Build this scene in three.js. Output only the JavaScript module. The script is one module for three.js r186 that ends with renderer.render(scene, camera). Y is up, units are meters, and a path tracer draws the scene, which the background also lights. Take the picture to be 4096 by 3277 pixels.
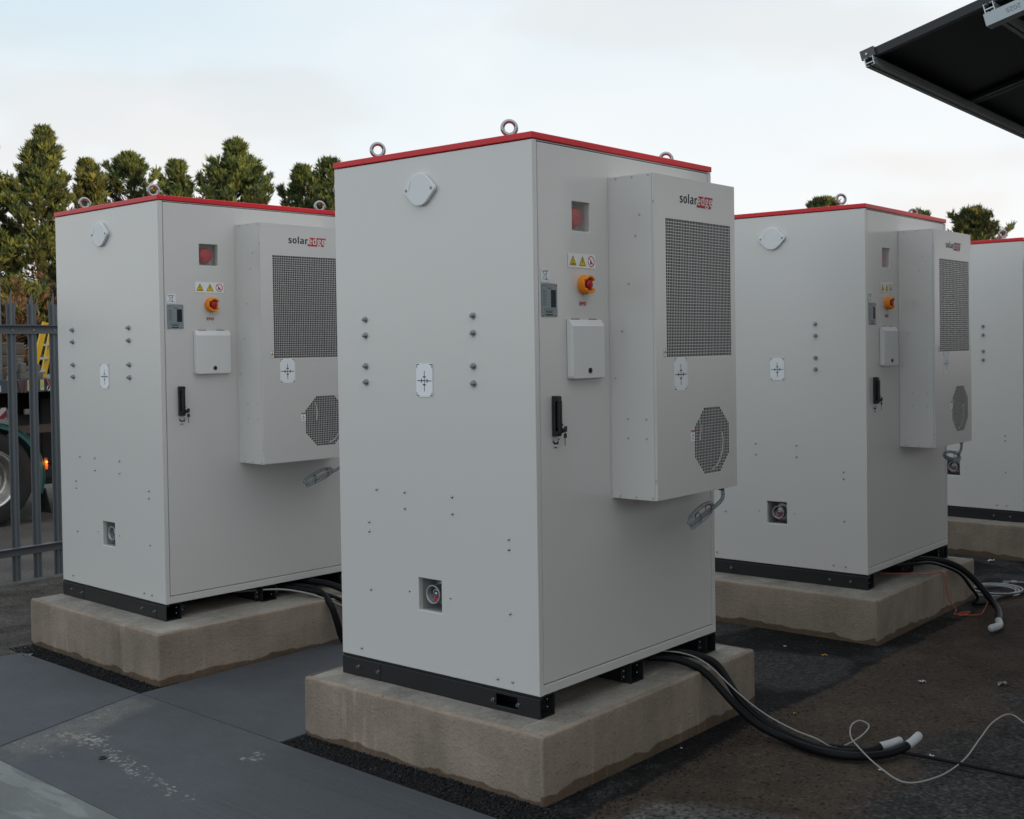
import * as THREE from 'three';
import { RoundedBoxGeometry } from 'three/addons/geometries/RoundedBoxGeometry.js';
import { mergeGeometries } from 'three/addons/utils/BufferGeometryUtils.js';
import { FontLoader } from 'three/addons/loaders/FontLoader.js';
import { TextGeometry } from 'three/addons/geometries/TextGeometry.js';

// ------------------------------------------------------------------ camera
const scene = new THREE.Scene();
const W = 1024, H = 819;
const FPX = 2514.8 / 2156 * W;                       // focal length in pixels of the 1024 picture
const camera = new THREE.PerspectiveCamera(2 * Math.atan(H / 2 / FPX) * 180 / Math.PI, W / H, 0.05, 900);
camera.position.set(-0.4356, 1.6659, 4.421);
camera.rotation.order = 'YXZ';
camera.rotation.set(-0.0218, -0.0888, -0.0146);
camera.setViewOffset(W, H, -24.4 / 2156 * W, 81.52 / 2156 * W, W, H);   // shifted lens
camera.userData.fStop = 9; camera.focus = 5.0;
camera.updateProjectionMatrix();

// ------------------------------------------------------------------ noise
let seed = 12345;
const rnd = () => { seed |= 0; seed = seed + 0x6D2B79F5 | 0; let t = Math.imul(seed ^ seed >>> 15, 1 | seed); t = t + Math.imul(t ^ t >>> 7, 61 | t) ^ t; return ((t ^ t >>> 14) >>> 0) / 4294967296; };
const rr = (a, b) => a + (b - a) * rnd();
const hash = (x, y, s) => { let h = Math.imul(x, 374761393) + Math.imul(y, 668265263) + Math.imul(s, 2147483647 ^ 1274126177) | 0; h = Math.imul(h ^ h >>> 13, 1274126177); return ((h ^ h >>> 16) >>> 0) / 4294967296; };
function vn(x, y, s = 0, px = 0, py = 0) {           // value noise, optional period
  const xi = Math.floor(x), yi = Math.floor(y); let fx = x - xi, fy = y - yi; fx = fx * fx * (3 - 2 * fx); fy = fy * fy * (3 - 2 * fy);
  const m = (a, p) => p ? ((a % p) + p) % p : a;
  const x0 = m(xi, px), x1 = m(xi + 1, px), y0 = m(yi, py), y1 = m(yi + 1, py);
  const a = hash(x0, y0, s), b = hash(x1, y0, s), c = hash(x0, y1, s), e = hash(x1, y1, s);
  return a + (b - a) * fx + (c - a) * fy + (a - b - c + e) * fx * fy;
}
function fbm(x, y, o = 4, s = 0, px = 0, py = 0) { let v = 0, a = .5, t = 0; for (let i = 0; i < o; i++) { v += a * vn(x, y, s + i, px, py); t += a; x *= 2; y *= 2; px *= 2; py *= 2; a *= .5; } return v / t; }
const clamp = (x, a = 0, b = 1) => Math.min(b, Math.max(a, x)), sst = (a, b, x) => { const t = clamp((x - a) / (b - a)); return t * t * (3 - 2 * t); }, mix = (a, b, t) => a + (b - a) * t;
const enc = (x) => { x = clamp(x); return 255 * (x <= .0031308 ? 12.92 * x : 1.055 * Math.pow(x, 1 / 2.4) - .055); };

// ------------------------------------------------------------------ sky, sun, exposure
{
  const w = 1024, h = 512, data = new Float32Array(w * h * 4);
  for (let j = 0; j < h; j++) for (let i = 0; i < w; i++) {
    const el = ((j + .5) / h - .5) * Math.PI, az = ((i + .5) / w - .5) * 2 * Math.PI;     // dir = (cos az, ., sin az) cos el
    const dx = Math.cos(az) * Math.cos(el), dy = Math.sin(el), dz = Math.sin(az) * Math.cos(el);
    const e = Math.max(0, dy);
    const t = sst(0, .55, e), side = sst(-.5, .35, dx);                 // the right half of the view is whiter with cloud
    let c = [mix(.915, .84, t), mix(.935, .90, t), mix(.935, .96, t)];
    const lb = (1 - side * .62) * sst(.07, .31, e) * (1 - sst(.45, .85, e) * .8) * .85;
    c = [mix(c[0], .57, lb), mix(c[1], .73, lb), mix(c[2], .82, lb)];
    const k = 1 / (e + .22), q = fbm(dx * k * 1.7 + 7.3, dz * k * 1.7 + 2.1, 6, 11), q2 = fbm(dx * k * .9 + 1.3, dz * k * .9 + 5.1, 5, 31);
    const cl = sst(.46, .74, q * .6 + q2 * .4 + side * .02);
    c = [mix(c[0], .95, cl * .6), mix(c[1], .95, cl * .6), mix(c[2], .945, cl * .6)];
    const under = sst(.52, .72, fbm(dx * k * 2.6 + 3.7, dz * k * 3.6 + 9.2, 5, 51)) * .08;      // greyer and pinkish cloud undersides
    c = [c[0] * (1 - under * .35), c[1] * (1 - under * .8), c[2] * (1 - under)];
    const o = (j * w + i) * 4; data[o] = c[0]; data[o + 1] = c[1]; data[o + 2] = c[2]; data[o + 3] = 1;
  }
  const sky = new THREE.DataTexture(data, w, h, THREE.RGBAFormat, THREE.FloatType);
  sky.mapping = THREE.EquirectangularReflectionMapping; sky.magFilter = THREE.LinearFilter; sky.minFilter = THREE.LinearFilter; sky.wrapS = THREE.RepeatWrapping; sky.needsUpdate = true;
  scene.background = sky; scene.environment = sky;
}
const sun = new THREE.DirectionalLight(new THREE.Color().setRGB(1, .77, .43), 3.6);   // low evening sun, behind the warehouse
sun.position.set(60, 8.2, 60); sun.target.position.set(0, 0, 0); sun.castShadow = true; sun.shadow.radius = 5;
sun.shadow.mapSize.set(2048, 2048);
Object.assign(sun.shadow.camera, { left: -60, right: 60, top: 60, bottom: -60, near: 1, far: 220 });
scene.add(sun, sun.target);
const renderer = new THREE.WebGLRenderer({ antialias: true });
renderer.setSize(W, H); renderer.toneMapping = THREE.LinearToneMapping; renderer.toneMappingExposure = 1.05; renderer.shadowMap.enabled = true;

// ------------------------------------------------------------------ helpers
const S2 = Math.SQRT1_2;
const uv2w = (u, v, y = 0) => new THREE.Vector3(S2 * (v - u), y, -S2 * (u + v));   // yard axes: u runs along the cabinets' side faces, v along their doors
const gy = (x) => -0.008 * clamp(x, 0, 8);                                          // the yard falls slightly to the right
function mat(c, o = {}) { const m = new THREE.MeshPhysicalMaterial({ roughness: .6, side: THREE.DoubleSide, ...o }); if (c) m.color.setRGB(...c); return m; }
const used = {};
const numbered = (n) => { const k = used[n] = (used[n] ?? -1) + 1; return k ? `${n}_${String(k).padStart(3, '0')}` : n; };
function finish(o) { o.traverse?.((c) => { c.castShadow = c.receiveShadow = true; }); return o; }
function top(o, name, label, category, group, kind) {
  o.name = numbered(name); o.userData = {}; if (label) o.userData.label = label; if (category) o.userData.category = category; if (group) o.userData.group = group; if (kind) o.userData.kind = kind;
  scene.add(o); return o;
}
const grp = (name, label, category, group) => top(new THREE.Group(), name, label, category, group);
function part(parent, name, geos, m, label) {
  const g = Array.isArray(geos) ? mergeGeometries(geos.map((q) => { q = q.index ? q.toNonIndexed() : q; for (const k of Object.keys(q.attributes)) if (!['position', 'normal', 'uv', 'color'].includes(k)) q.deleteAttribute(k); return q; })) : geos;
  const o = new THREE.Mesh(g, m); o.name = name; o.castShadow = o.receiveShadow = true; if (label) o.userData.label = label; parent.add(o); return o;
}
function box(x0, x1, y0, y1, z0, z1, r = 0) {
  const w = Math.abs(x1 - x0), h = Math.abs(y1 - y0), d = Math.abs(z1 - z0);
  const g = r ? new RoundedBoxGeometry(w, h, d, 2, Math.min(r, w / 2.05, h / 2.05, d / 2.05)) : new THREE.BoxGeometry(w, h, d);
  return g.translate((x0 + x1) / 2, (y0 + y1) / 2, (z0 + z1) / 2);
}
function bar(a, b, w, h) {                                             // box from a to b
  const A = new THREE.Vector3(...a), B = new THREE.Vector3(...b), L = A.distanceTo(B), g = new THREE.BoxGeometry(w, h, L);
  const m = new THREE.Matrix4().lookAt(B, A, new THREE.Vector3(0, 1, 0)).setPosition(A.clone().add(B).multiplyScalar(.5)); return g.applyMatrix4(m);
}
const cyl = (r0, r1, h, n = 24) => new THREE.CylinderGeometry(r0, r1, h, n);
function rectShape(x0, x1, y0, y1, r = 0) {
  const s = new THREE.Shape();
  if (!r) { s.moveTo(x0, y0); s.lineTo(x1, y0); s.lineTo(x1, y1); s.lineTo(x0, y1); s.closePath(); return s; }
  s.moveTo(x0 + r, y0); s.lineTo(x1 - r, y0); s.absarc(x1 - r, y0 + r, r, -Math.PI / 2, 0); s.lineTo(x1, y1 - r); s.absarc(x1 - r, y1 - r, r, 0, Math.PI / 2); s.lineTo(x0 + r, y1); s.absarc(x0 + r, y1 - r, r, Math.PI / 2, Math.PI); s.lineTo(x0, y0 + r); s.absarc(x0 + r, y0 + r, r, Math.PI, 1.5 * Math.PI); return s;
}
const ext = (s, depth, bev = 0, seg = 2, cs = 8) => new THREE.ExtrudeGeometry(s, { depth, curveSegments: cs, bevelEnabled: bev > 0, bevelThickness: bev, bevelSize: bev, bevelOffset: -bev, bevelSegments: seg });
const curve = (pts, t = .5) => new THREE.CatmullRomCurve3(pts.map((p) => p.isVector3 ? p : new THREE.Vector3(...p)), false, 'catmullrom', t);
const tube = (pts, r, n = 60, m = 10) => new THREE.TubeGeometry(curve(pts), n, r, m);
function dataTex(w, h, fn, srgb = true) {                              // fn(i,j) -> [r,g,b] linear, or a height
  const d = new Uint8Array(w * h * 4);
  for (let j = 0; j < h; j++) for (let i = 0; i < w; i++) { const c = fn(i, j), o = (j * w + i) * 4; if (srgb) { d[o] = enc(c[0]); d[o + 1] = enc(c[1]); d[o + 2] = enc(c[2]); } else d[o] = d[o + 1] = d[o + 2] = clamp(c) * 255; d[o + 3] = 255; }
  const t = new THREE.DataTexture(d, w, h); t.magFilter = THREE.LinearFilter; t.minFilter = THREE.LinearMipmapLinearFilter; t.generateMipmaps = true; t.wrapS = t.wrapT = THREE.RepeatWrapping; if (srgb) t.colorSpace = THREE.SRGBColorSpace; t.needsUpdate = true; return t;
}
function canvasTex(w, h, draw) {
  const c = document.createElement('canvas'); c.width = w; c.height = h; const x = c.getContext('2d'); draw(x, w, h);
  const t = new THREE.CanvasTexture(c); t.colorSpace = THREE.SRGBColorSpace; t.magFilter = THREE.LinearFilter; return t;
}
const fontB = await new FontLoader().loadAsync('fonts/droid/droid_sans_bold.typeface.json');
const fontR = await new FontLoader().loadAsync('fonts/droid/droid_sans_regular.typeface.json');
function text(str, h, width, font = fontB, depth = .0006) {            // cap height h, squeezed to width, origin at lower left
  const g = new TextGeometry(str, { font, size: h, depth, curveSegments: 4, bevelEnabled: false }); g.computeBoundingBox(); const b = g.boundingBox;
  g.translate(-b.min.x, 0, 0); if (width) g.scale(width / (b.max.x - b.min.x), 1, 1); return g;
}

// ------------------------------------------------------------------ materials
const peel = dataTex(256, 256, (i, j) => fbm(i / 8, j / 8, 3, 71, 32, 32), false); peel.repeat.set(14, 14);
const paint = mat([.660, .642, .618], { roughness: .26, ior: 1.95, bumpMap: peel, bumpScale: .00005 });
const paintBox = mat([.72, .715, .70], { roughness: .45 });
const redPaint = mat([.70, .010, .020], { roughness: .34 });
const blackSteel = mat([.012, .013, .014], { roughness: .42 });
const darkIn = mat([.006, .0065, .007], { roughness: .8 });
const inner = mat([.42, .42, .40], { roughness: .6 });
const steel = mat([.40, .41, .42], { roughness: .25, metalness: 1 });
const galv = mat([.42, .45, .47], { roughness: .48, metalness: .85 });
const whitePl = mat([.80, .81, .81], { roughness: .45 });
const blackPl = mat([.010, .011, .012], { roughness: .38 });
const orangePl = mat([.86, .26, .008], { roughness: .42 });
const redPl = mat([.42, .008, .016], { roughness: .35 });
const beaconRed = mat([.5, .035, .035], { roughness: .3 });
const ink = mat([.016, .022, .03], { roughness: .6 }), inkRed = mat([.5, .015, .03], { roughness: .55 }), inkPale = mat([.66, .65, .63], { roughness: .55 });
const glass = mat([1, 1, 1], { roughness: .12, transmission: 1, thickness: 0, ior: 1.5 });
const alFin = mat([.014, .015, .016], { roughness: .6, metalness: .2 });
const hoseMat = mat([.52, .56, .58], { roughness: .2, transmission: .75, thickness: 0 });
const cableBlk = mat([.0075, .0085, .010], { roughness: .5, specularIntensity: .3 });
const cableWht = mat([.34, .33, .31], { roughness: .5 });
const tapeWht = mat([.47, .48, .49], { roughness: .6 });
const wireRed = mat([.52, .085, .04], { roughness: .5 });

// stickers: flat print
const stTarget = mat(null, { roughness: .5, map: canvasTex(370, 536, (x, w, h) => {
  x.fillStyle = '#f0f2f4'; x.fillRect(0, 0, w, h); x.strokeStyle = '#15191d'; x.lineWidth = 14;
  for (const [a, b, c, e] of [[16, 16, 1, 1], [w - 16, 16, -1, 1], [16, h - 16, 1, -1], [w - 16, h - 16, -1, -1]]) { x.beginPath(); x.moveTo(a + c * 52, b); x.lineTo(a, b); x.lineTo(a, b + e * 52); x.stroke(); }
  const cx = w / 2, cy = h * .52; x.beginPath(); x.moveTo(cx, cy - 165); x.lineTo(cx, cy + 170); x.moveTo(cx - 158, cy); x.lineTo(cx + 158, cy); x.stroke();
  x.lineWidth = 19; for (let k = 0; k < 4; k++) { x.beginPath(); x.arc(cx, cy, 66, k * Math.PI / 2 - .5, k * Math.PI / 2 + .5); x.stroke(); }
}) });
function tri(x, cx, cy, s) {
  x.lineJoin = 'round'; x.fillStyle = '#e8c81e'; x.strokeStyle = '#e8c81e'; x.lineWidth = 14; x.beginPath(); x.moveTo(cx, cy - s); x.lineTo(cx + s * .98, cy + s * .78); x.lineTo(cx - s * .98, cy + s * .78); x.closePath(); x.stroke(); x.fill();
  x.strokeStyle = '#2a2710'; x.lineWidth = 9; x.beginPath(); x.moveTo(cx, cy - s * .93); x.lineTo(cx + s * .9, cy + s * .72); x.lineTo(cx - s * .9, cy + s * .72); x.closePath(); x.stroke();
}
const stWarn = mat(null, { roughness: .5, map: canvasTex(712, 224, (x, w, h) => {
  x.fillStyle = '#e9eaec'; x.fillRect(0, 0, w, h);
  tri(x, 128, 122, 84); tri(x, 372, 122, 84);
  x.strokeStyle = '#2a2710'; x.fillStyle = '#2a2710'; x.lineWidth = 6; x.strokeRect(98, 118, 52, 40); x.fillRect(104, 162, 78, 10); x.beginPath(); x.moveTo(112, 118); x.lineTo(120, 92); x.lineTo(140, 86); x.stroke();
  x.beginPath(); x.moveTo(380, 78); x.lineTo(352, 132); x.lineTo(372, 130); x.lineTo(360, 178); x.lineTo(394, 118); x.lineTo(374, 120); x.lineTo(390, 80); x.closePath(); x.fill();
  x.fillStyle = '#fafafa'; x.beginPath(); x.arc(600, 112, 80, 0, 7); x.fill();
  x.fillStyle = '#333a44'; x.beginPath(); x.moveTo(590, 70); x.quadraticCurveTo(560, 110, 575, 150); x.quadraticCurveTo(600, 175, 622, 148); x.quadraticCurveTo(600, 140, 604, 110); x.closePath(); x.fill(); x.fillRect(560, 142, 70, 10);
  x.strokeStyle = '#98a2ac'; x.lineWidth = 9; x.beginPath(); x.moveTo(630, 110); x.lineTo(658, 72); x.stroke();
  x.strokeStyle = '#c01c30'; x.lineWidth = 17; x.beginPath(); x.arc(600, 112, 78, 0, 7); x.stroke(); x.beginPath(); x.moveTo(545, 57); x.lineTo(655, 167); x.stroke();
}) });
const stBin = mat(null, { roughness: .5, map: canvasTex(212, 200, (x, w, h) => {
  x.fillStyle = '#e6e8ea'; x.fillRect(0, 0, w, h); x.strokeStyle = '#20252a'; x.lineWidth = 6;
  x.beginPath(); x.moveTo(68, 42); x.lineTo(84, 160); x.lineTo(136, 160); x.lineTo(148, 42); x.closePath(); x.stroke(); x.strokeRect(60, 30, 96, 14); x.fillStyle = '#20252a'; x.fillRect(104, 74, 40, 10); x.beginPath(); x.arc(136, 158, 14, 0, 7); x.fill();
  x.lineWidth = 4; x.beginPath(); x.moveTo(14, 14); x.lineTo(196, 188); x.moveTo(196, 14); x.lineTo(14, 188); x.stroke();
}) });
const stPlate = mat(null, { roughness: .42, metalness: .35, map: canvasTex(376, 500, (x, w, h) => {
  x.fillStyle = '#8f989b'; x.fillRect(0, 0, w, h); x.strokeStyle = '#5b6468'; x.lineWidth = 3; x.strokeRect(10, 10, w - 20, h - 20);
  x.fillStyle = '#2c3336'; x.font = 'bold 22px sans-serif'; x.fillText('solar', 40, 44); x.fillStyle = '#8c2a30'; x.fillRect(98, 26, 56, 24); x.fillStyle = '#c9cdd0'; x.fillText('edge', 100, 44);
  x.fillStyle = '#3a4144'; x.fillRect(140, 66, 110, 7); x.fillRect(150, 80, 90, 5);
  for (let k = 0; k < 12; k++) { x.fillStyle = '#40474a'; x.fillRect(32, 104 + k * 20, 62 + (k * 37) % 74, 6); }
  x.fillStyle = '#15191b'; x.fillRect(222, 98, 122, 264); x.fillStyle = '#3d4548'; for (let k = 0; k < 13; k++) x.fillRect(222, 116 + k * 20, 122, 3);
  x.strokeStyle = '#2c3336'; x.lineWidth = 3; for (let k = 0; k < 2; k++) { x.beginPath(); x.moveTo(68 + k * 52, 372); x.lineTo(86 + k * 52, 400); x.lineTo(50 + k * 52, 400); x.closePath(); x.stroke(); } x.strokeRect(160, 374, 30, 26); x.font = '30px sans-serif'; x.fillStyle = '#2c3336'; x.fillText('CE', 204, 400); x.beginPath(); x.moveTo(280, 372); x.lineTo(296, 400); x.lineTo(264, 400); x.closePath(); x.stroke();
  x.fillRect(60, 410, 220, 5); x.fillStyle = '#1c2123'; x.fillRect(96, 424, 160, 16); x.fillRect(96, 464, 170, 20); x.fillStyle = '#3a4144'; x.fillRect(36, 448, 36, 8); x.fillRect(300, 470, 40, 6);
}) });
const stSmallTri = mat(null, { roughness: .5, map: canvasTex(96, 136, (x, w, h) => { x.fillStyle = '#44607f'; x.fillRect(0, 0, w, h); x.fillStyle = '#f2f4f6'; x.fillRect(6, 6, w - 12, h - 12); tri(x, 48, 50, 32); x.fillStyle = '#6a7f9c'; for (let k = 0; k < 4; k++) x.fillRect(14, 92 + k * 11, 66 - k * 7, 4); }) });
const stFan = mat(null, { roughness: .5, map: canvasTex(113, 172, (x, w, h) => { x.fillStyle = '#f4f6f8'; x.fillRect(0, 0, w, h); x.fillStyle = '#b5622c'; x.fillRect(0, 0, w, 34); x.beginPath(); x.moveTo(56, 44); x.lineTo(84, 92); x.lineTo(28, 92); x.closePath(); x.fill(); x.fillStyle = '#5d7390'; for (let k = 0; k < 5; k++) x.fillRect(16, 104 + k * 12, 80 - (k % 2) * 16, 5); }) });

// ------------------------------------------------------------------ ground
const grainBump = dataTex(512, 512, (i, j) => { const a = vn(i / 2, j / 2, 5, 256, 256), b = vn(i / 5, j / 5, 6, 0, 0), c = fbm(i / 32, j / 32, 3, 7, 16, 16); return a * .35 + b * .4 + c * .25; }, false);
{ // wide ground
  const N = 60, pos = [], uvs = [], idx = [], R = 260, xs = [];
  for (let i = 0; i <= N; i++) { const t = i / N * 2 - 1; xs.push(Math.sign(t) * Math.pow(Math.abs(t), 2.6) * R); }
  for (let j = 0; j <= N; j++) for (let i = 0; i <= N; i++) { pos.push(xs[i], gy(xs[i]) - .006, xs[j]); uvs.push(xs[i] / 3, xs[j] / 3); }
  for (let j = 0; j < N; j++) for (let i = 0; i < N; i++) { const a = j * (N + 1) + i, b = a + 1, c = a + N + 1, e = c + 1; idx.push(a, c, b, b, c, e); }
  const g = new THREE.BufferGeometry(); g.setAttribute('position', new THREE.Float32BufferAttribute(pos, 3)); g.setAttribute('uv', new THREE.Float32BufferAttribute(uvs, 2)); g.setIndex(idx); g.computeVertexNormals();
  const map = dataTex(1024, 1024, (i, j) => { const a = fbm(i / 128, j / 128, 5, 21, 8, 8), b = vn(i / 2.2, j / 2.2, 3), c = vn(i / 5, j / 5, 4), k = .6 + .8 * a; const sp = b > .86 ? 1.7 : b < .14 ? .55 : 1; const v = (.085 * k + .02 * c) * sp; return [v * 1.08, v, v * .92]; });
  const bm = grainBump.clone(); bm.needsUpdate = true; bm.repeat.set(3, 3);
  const o = part(scene, 'ground', g, mat(null, { map, roughness: .93, specularIntensity: .3, bumpMap: bm, bumpScale: .005 })); o.userData.kind = 'structure';
}
{ // the yard's own asphalt: old tarmac, a dirt-covered reinstated trench, fresh black bitumen along the pads
  const SZ = 10, v0 = -3.5, u0 = -4.5, N = 2048;
  const map = dataTex(N, N, (i, j) => {
    const v = v0 + (i + .5) / N * SZ, u = u0 + (j + .5) / N * SZ;
    const wob = (fbm(v * 2.2, u * 2.2, 5, 41) - .5), fine = (fbm(v * 11, u * 11, 4, 43) - .5);
    const sp = hash(i, j, 9), sp2 = vn(i / 2.1, j / 2.1, 10), blot = fbm(v * 1.1, u * 1.1, 5, 61), med = fbm(v * 7, u * 7, 4, 62);
    // dirt covered trench
    let c = [.074, .056, .043].map((q) => q * (.55 + .6 * blot + .5 * (med - .5)));
    if (sp2 > .78) c = c.map((q) => q * 1.5); if (sp2 < .16) c = c.map((q) => q * .35);
    // open coarse tarmac beyond
    let o = [.040, .0385, .037].map((q) => q * (.6 + .8 * med)); if (sp2 > .72) o = o.map((q) => q * 1.9); if (sp2 < .25) o = o.map((q) => q * .5);
    const far = sst(-.86, -1.12, u + wob * .55 + fine * .2); c = c.map((q, k) => mix(q, o[k], far));
    // older, greyer tarmac in front of the near pad
    const lv = .24 - (u + .47) * .29;                                     // its edge
    const old = sst(.06, -.06, v - lv + wob * .22 + fine * .1) * sst(-.36, -.43, u + wob * .12);
    let g = [.105, .10, .094].map((q) => q * (.45 + .9 * med)); if (sp2 > .7) g = g.map((q) => q * 1.5); if (sp2 < .3) g = g.map((q) => q * .45); c = c.map((q, k) => mix(q, g[k], old));
    const lineD = Math.exp(-Math.pow((v - lv - .05 + wob * .2) / .045, 2)) * sst(-.36, -.43, u) * sst(-1.3, -.6, u) * .4 * sst(.3, .7, med); c = c.map((q) => q * (1 - lineD));
    // black bitumen beside and between the pads
    let bcol = [.0105, .0102, .0106].map((q) => q * (.5 + .9 * med)); if (sp2 > .80) bcol = bcol.map((q) => q * 3);
    const edge = -.285 + v * .014; let blk = sst(edge - .018, edge + .018, u + wob * .10 + fine * .05);
    if (v < .2) blk *= 1; 
    c = c.map((q, k) => mix(q, bcol[k], blk));
    // scuffed grey patches on the bitumen
    const pt = blk * sst(.50, .66, fbm(v * 2.6 + 3, u * 2.6 + 8, 4, 81) + (v > 1.3 ? .10 : 0)) * (v > -.12 ? 1 : 0) * sst(-.3, -.18, u); let wc = [.058, .057, .056].map((q) => q * (.3 + 1.1 * sp2)); c = c.map((q, k) => mix(q, wc[k], pt * .8));
    // stony earth towards the fence
    const earth = sst(3.62, 3.8, u + wob * .25) + sst(-.05, -.2, v - (u - 3.4) * .2) * sst(3.5, 3.65, u); const e = [.082, .076, .068].map((q) => q * (.4 + 1.0 * med) * (sp2 > .75 ? 1.5 : sp2 < .2 ? .5 : 1)); c = c.map((q, k) => mix(q, e[k], clamp(earth)));
    if (sp > .9998) c = [.3, .3, .29];
    return c;
  });
  map.wrapS = map.wrapT = THREE.ClampToEdgeWrapping;
  const n = 40, pos = [], uvs = [], idx = [];
  for (let j = 0; j <= n; j++) for (let i = 0; i <= n; i++) { const p = uv2w(u0 + j / n * SZ, v0 + i / n * SZ); pos.push(p.x, gy(p.x), p.z); uvs.push(i / n, j / n); }
  for (let j = 0; j < n; j++) for (let i = 0; i < n; i++) { const a = j * (n + 1) + i, b = a + 1, c = a + n + 1, e = c + 1; idx.push(a, b, c, b, e, c); }
  const g = new THREE.BufferGeometry(); g.setAttribute('position', new THREE.Float32BufferAttribute(pos, 3)); g.setAttribute('uv', new THREE.Float32BufferAttribute(uvs, 2)); g.setIndex(idx); g.computeVertexNormals();
  const bm = grainBump.clone(); bm.needsUpdate = true; bm.repeat.set(9, 9);
  const o = part(scene, 'tarmac_yard', g, mat(null, { map, roughness: .92, specularIntensity: .25, bumpMap: bm, bumpScale: .007 })); o.userData.kind = 'structure';
}

// paving: slabs lie flush side by side, each a real slab with its own edges (outline in u, v)
function slabGeo(pts, thick, y, uvScale = 1) {
  const s = new THREE.Shape(); pts.forEach(([u, v], i) => i ? s.lineTo(v, -u) : s.moveTo(v, -u)); s.closePath();
  const g = ext(s, thick - .006, .003, 2); g.rotateX(-Math.PI / 2);       // shape (v,-u) -> x=v, z=u ; y up
  const p = g.attributes.position, uv = g.attributes.uv;
  for (let i = 0; i < p.count; i++) { const v = p.getX(i), zz = p.getZ(i), y0 = p.getY(i); const u = zz; uv.setXY(i, v * uvScale, u * uvScale); const w = uv2w(u, v, 0); p.setXYZ(i, w.x, y0 + y - thick + .003, w.z); }
  g.computeVertexNormals(); const q = g.index ? g.toNonIndexed() : g; q.computeVertexNormals(); return q;
}
const slate = dataTex(1024, 1024, (i, j) => { const a = fbm(i / 128, j / 128, 5, 101, 8, 8), b = vn(i / 1.6, j / 1.6, 8), c = fbm(i / 20, j / 60, 3, 105); let v = .066 * (.74 + .40 * a) + (b - .5) * .022 + (c - .5) * .014; return [v * .91, v * 1.02, v * 1.16]; });
slate.repeat.set(.5, .5);
const slateBump = grainBump.clone(); slateBump.needsUpdate = true; slateBump.repeat.set(1.6, 1.6);
const slateM = mat(null, { map: slate, roughness: .62, bumpMap: slateBump, bumpScale: .002 });
const L1 = (u) => -.3335 + .0375 * u, L2 = (u) => -1.188 + .0345 * u;
{ // near walkway slab carries the dried cement splashes
  const N = 1536, SZ = 2.2, cu = .85, cv = -1.75;   // texture window u 0.85..3.05, v -1.75..0.45
  const dots = [];
  const spl = (u, v, ru, rv, n, smin, smax) => { for (let k = 0; k < n; k++) { const a = rnd() * 6.283, q = Math.pow(rnd(), .7); dots.push([u + Math.cos(a) * ru * q, v + Math.sin(a) * rv * q, rr(smin, smax), rr(.4, 1.5), rnd()]); } };
  const line = (a, b, n, sp, s0, s1) => { for (let k = 0; k < n; k++) { const t = rnd(); dots.push([mix(a[0], b[0], t) + (rnd() + rnd() - 1) * sp, mix(a[1], b[1], t) + (rnd() + rnd() - 1) * sp, rr(s0, s1), rr(.5, 1.3), rnd()]); } };
  line([2.02, -.80], [1.80, -.74], 90, .07, .004, .016); line([1.83, -.77], [1.33, -.86], 170, .06, .003, .012); line([1.40, -.85], [.92, -.90], 90, .05, .003, .010); line([2.08, -.95], [1.75, -.95], 50, .05, .003, .008); line([2.22, -.42], [2.10, -.6], 40, .05, .004, .012); spl(1.12, -.47, .05, .05, 26, .006, .014);
  const map = dataTex(N, N, (i, j) => {
    const v = cv + (i + .5) / N * SZ, u = cu + (j + .5) / N * SZ, a = fbm(v * 4, u * 4, 5, 111), b = vn(i / 1.6, j / 1.6, 8), c = fbm(v * 26, u * 9, 3, 115), w = .066 * (.74 + .40 * a) + (b - .5) * .022 + (c - .5) * .014; return [w * .91, w * 1.02, w * 1.16];
  });
  // paint the splashes and smears into the texel data
  const d = map.image.data, putc = (u, v, r, asp, al, col) => { const ci = (v - cv) / SZ * N, cj = (u - cu) / SZ * N, ri = r / SZ * N, k = Math.ceil(ri * 1.6); for (let j = Math.floor(cj - k); j <= cj + k; j++) for (let i = Math.floor(ci - k); i <= ci + k; i++) { if (i < 0 || j < 0 || i >= N || j >= N) continue; const q = Math.hypot((i - ci) / asp, (j - cj) * asp) / ri + (vn(i / 3, j / 3, 77) - .5) * .9; if (q < 1) { const o = (j * N + i) * 4, t = al * clamp((1 - q) * 3); for (let e = 0; e < 3; e++) d[o + e] = mix(d[o + e], col[e], t); } } };
  for (const [u, v, r, asp, q] of dots) putc(u, v, r * (q < .6 ? .55 : 1), asp, .2 + .6 * q, [150, 146, 139]);
  for (let k = 0; k < 900; k++) { const t = rnd(); putc(mix(2.22, 1.95, t) + rr(-.14, .10), mix(-.30, -1.05, t) + rr(-.08, .08), rr(.012, .05), rr(.6, 1.4), .055, [128, 124, 117]); }
  for (let k = 0; k < 200; k++) putc(rr(.9, 2.2), rr(-1.1, -.35), rr(.004, .02), rr(.3, 2.4), .12, [110, 110, 108]);
  map.wrapS = map.wrapT = THREE.ClampToEdgeWrapping; map.needsUpdate = true;
  const g = slabGeo([[-1.7, L1(-1.7)], [2.290, L1(2.29)], [2.055, L2(2.055)], [-1.7, L2(-1.7)]], .05, .014);
  const uv = g.attributes.uv; for (let i = 0; i < uv.count; i++) uv.setXY(i, (uv.getX(i) - cv) / SZ, (uv.getY(i) - cu) / SZ);
  const bm = grainBump.clone(); bm.needsUpdate = true; bm.repeat.set(3.5, 3.5);
  const o = part(scene, 'walkway_slab', g, mat(null, { map, roughness: .62, bumpMap: bm, bumpScale: .002 })); o.userData.kind = 'structure';
}
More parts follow.
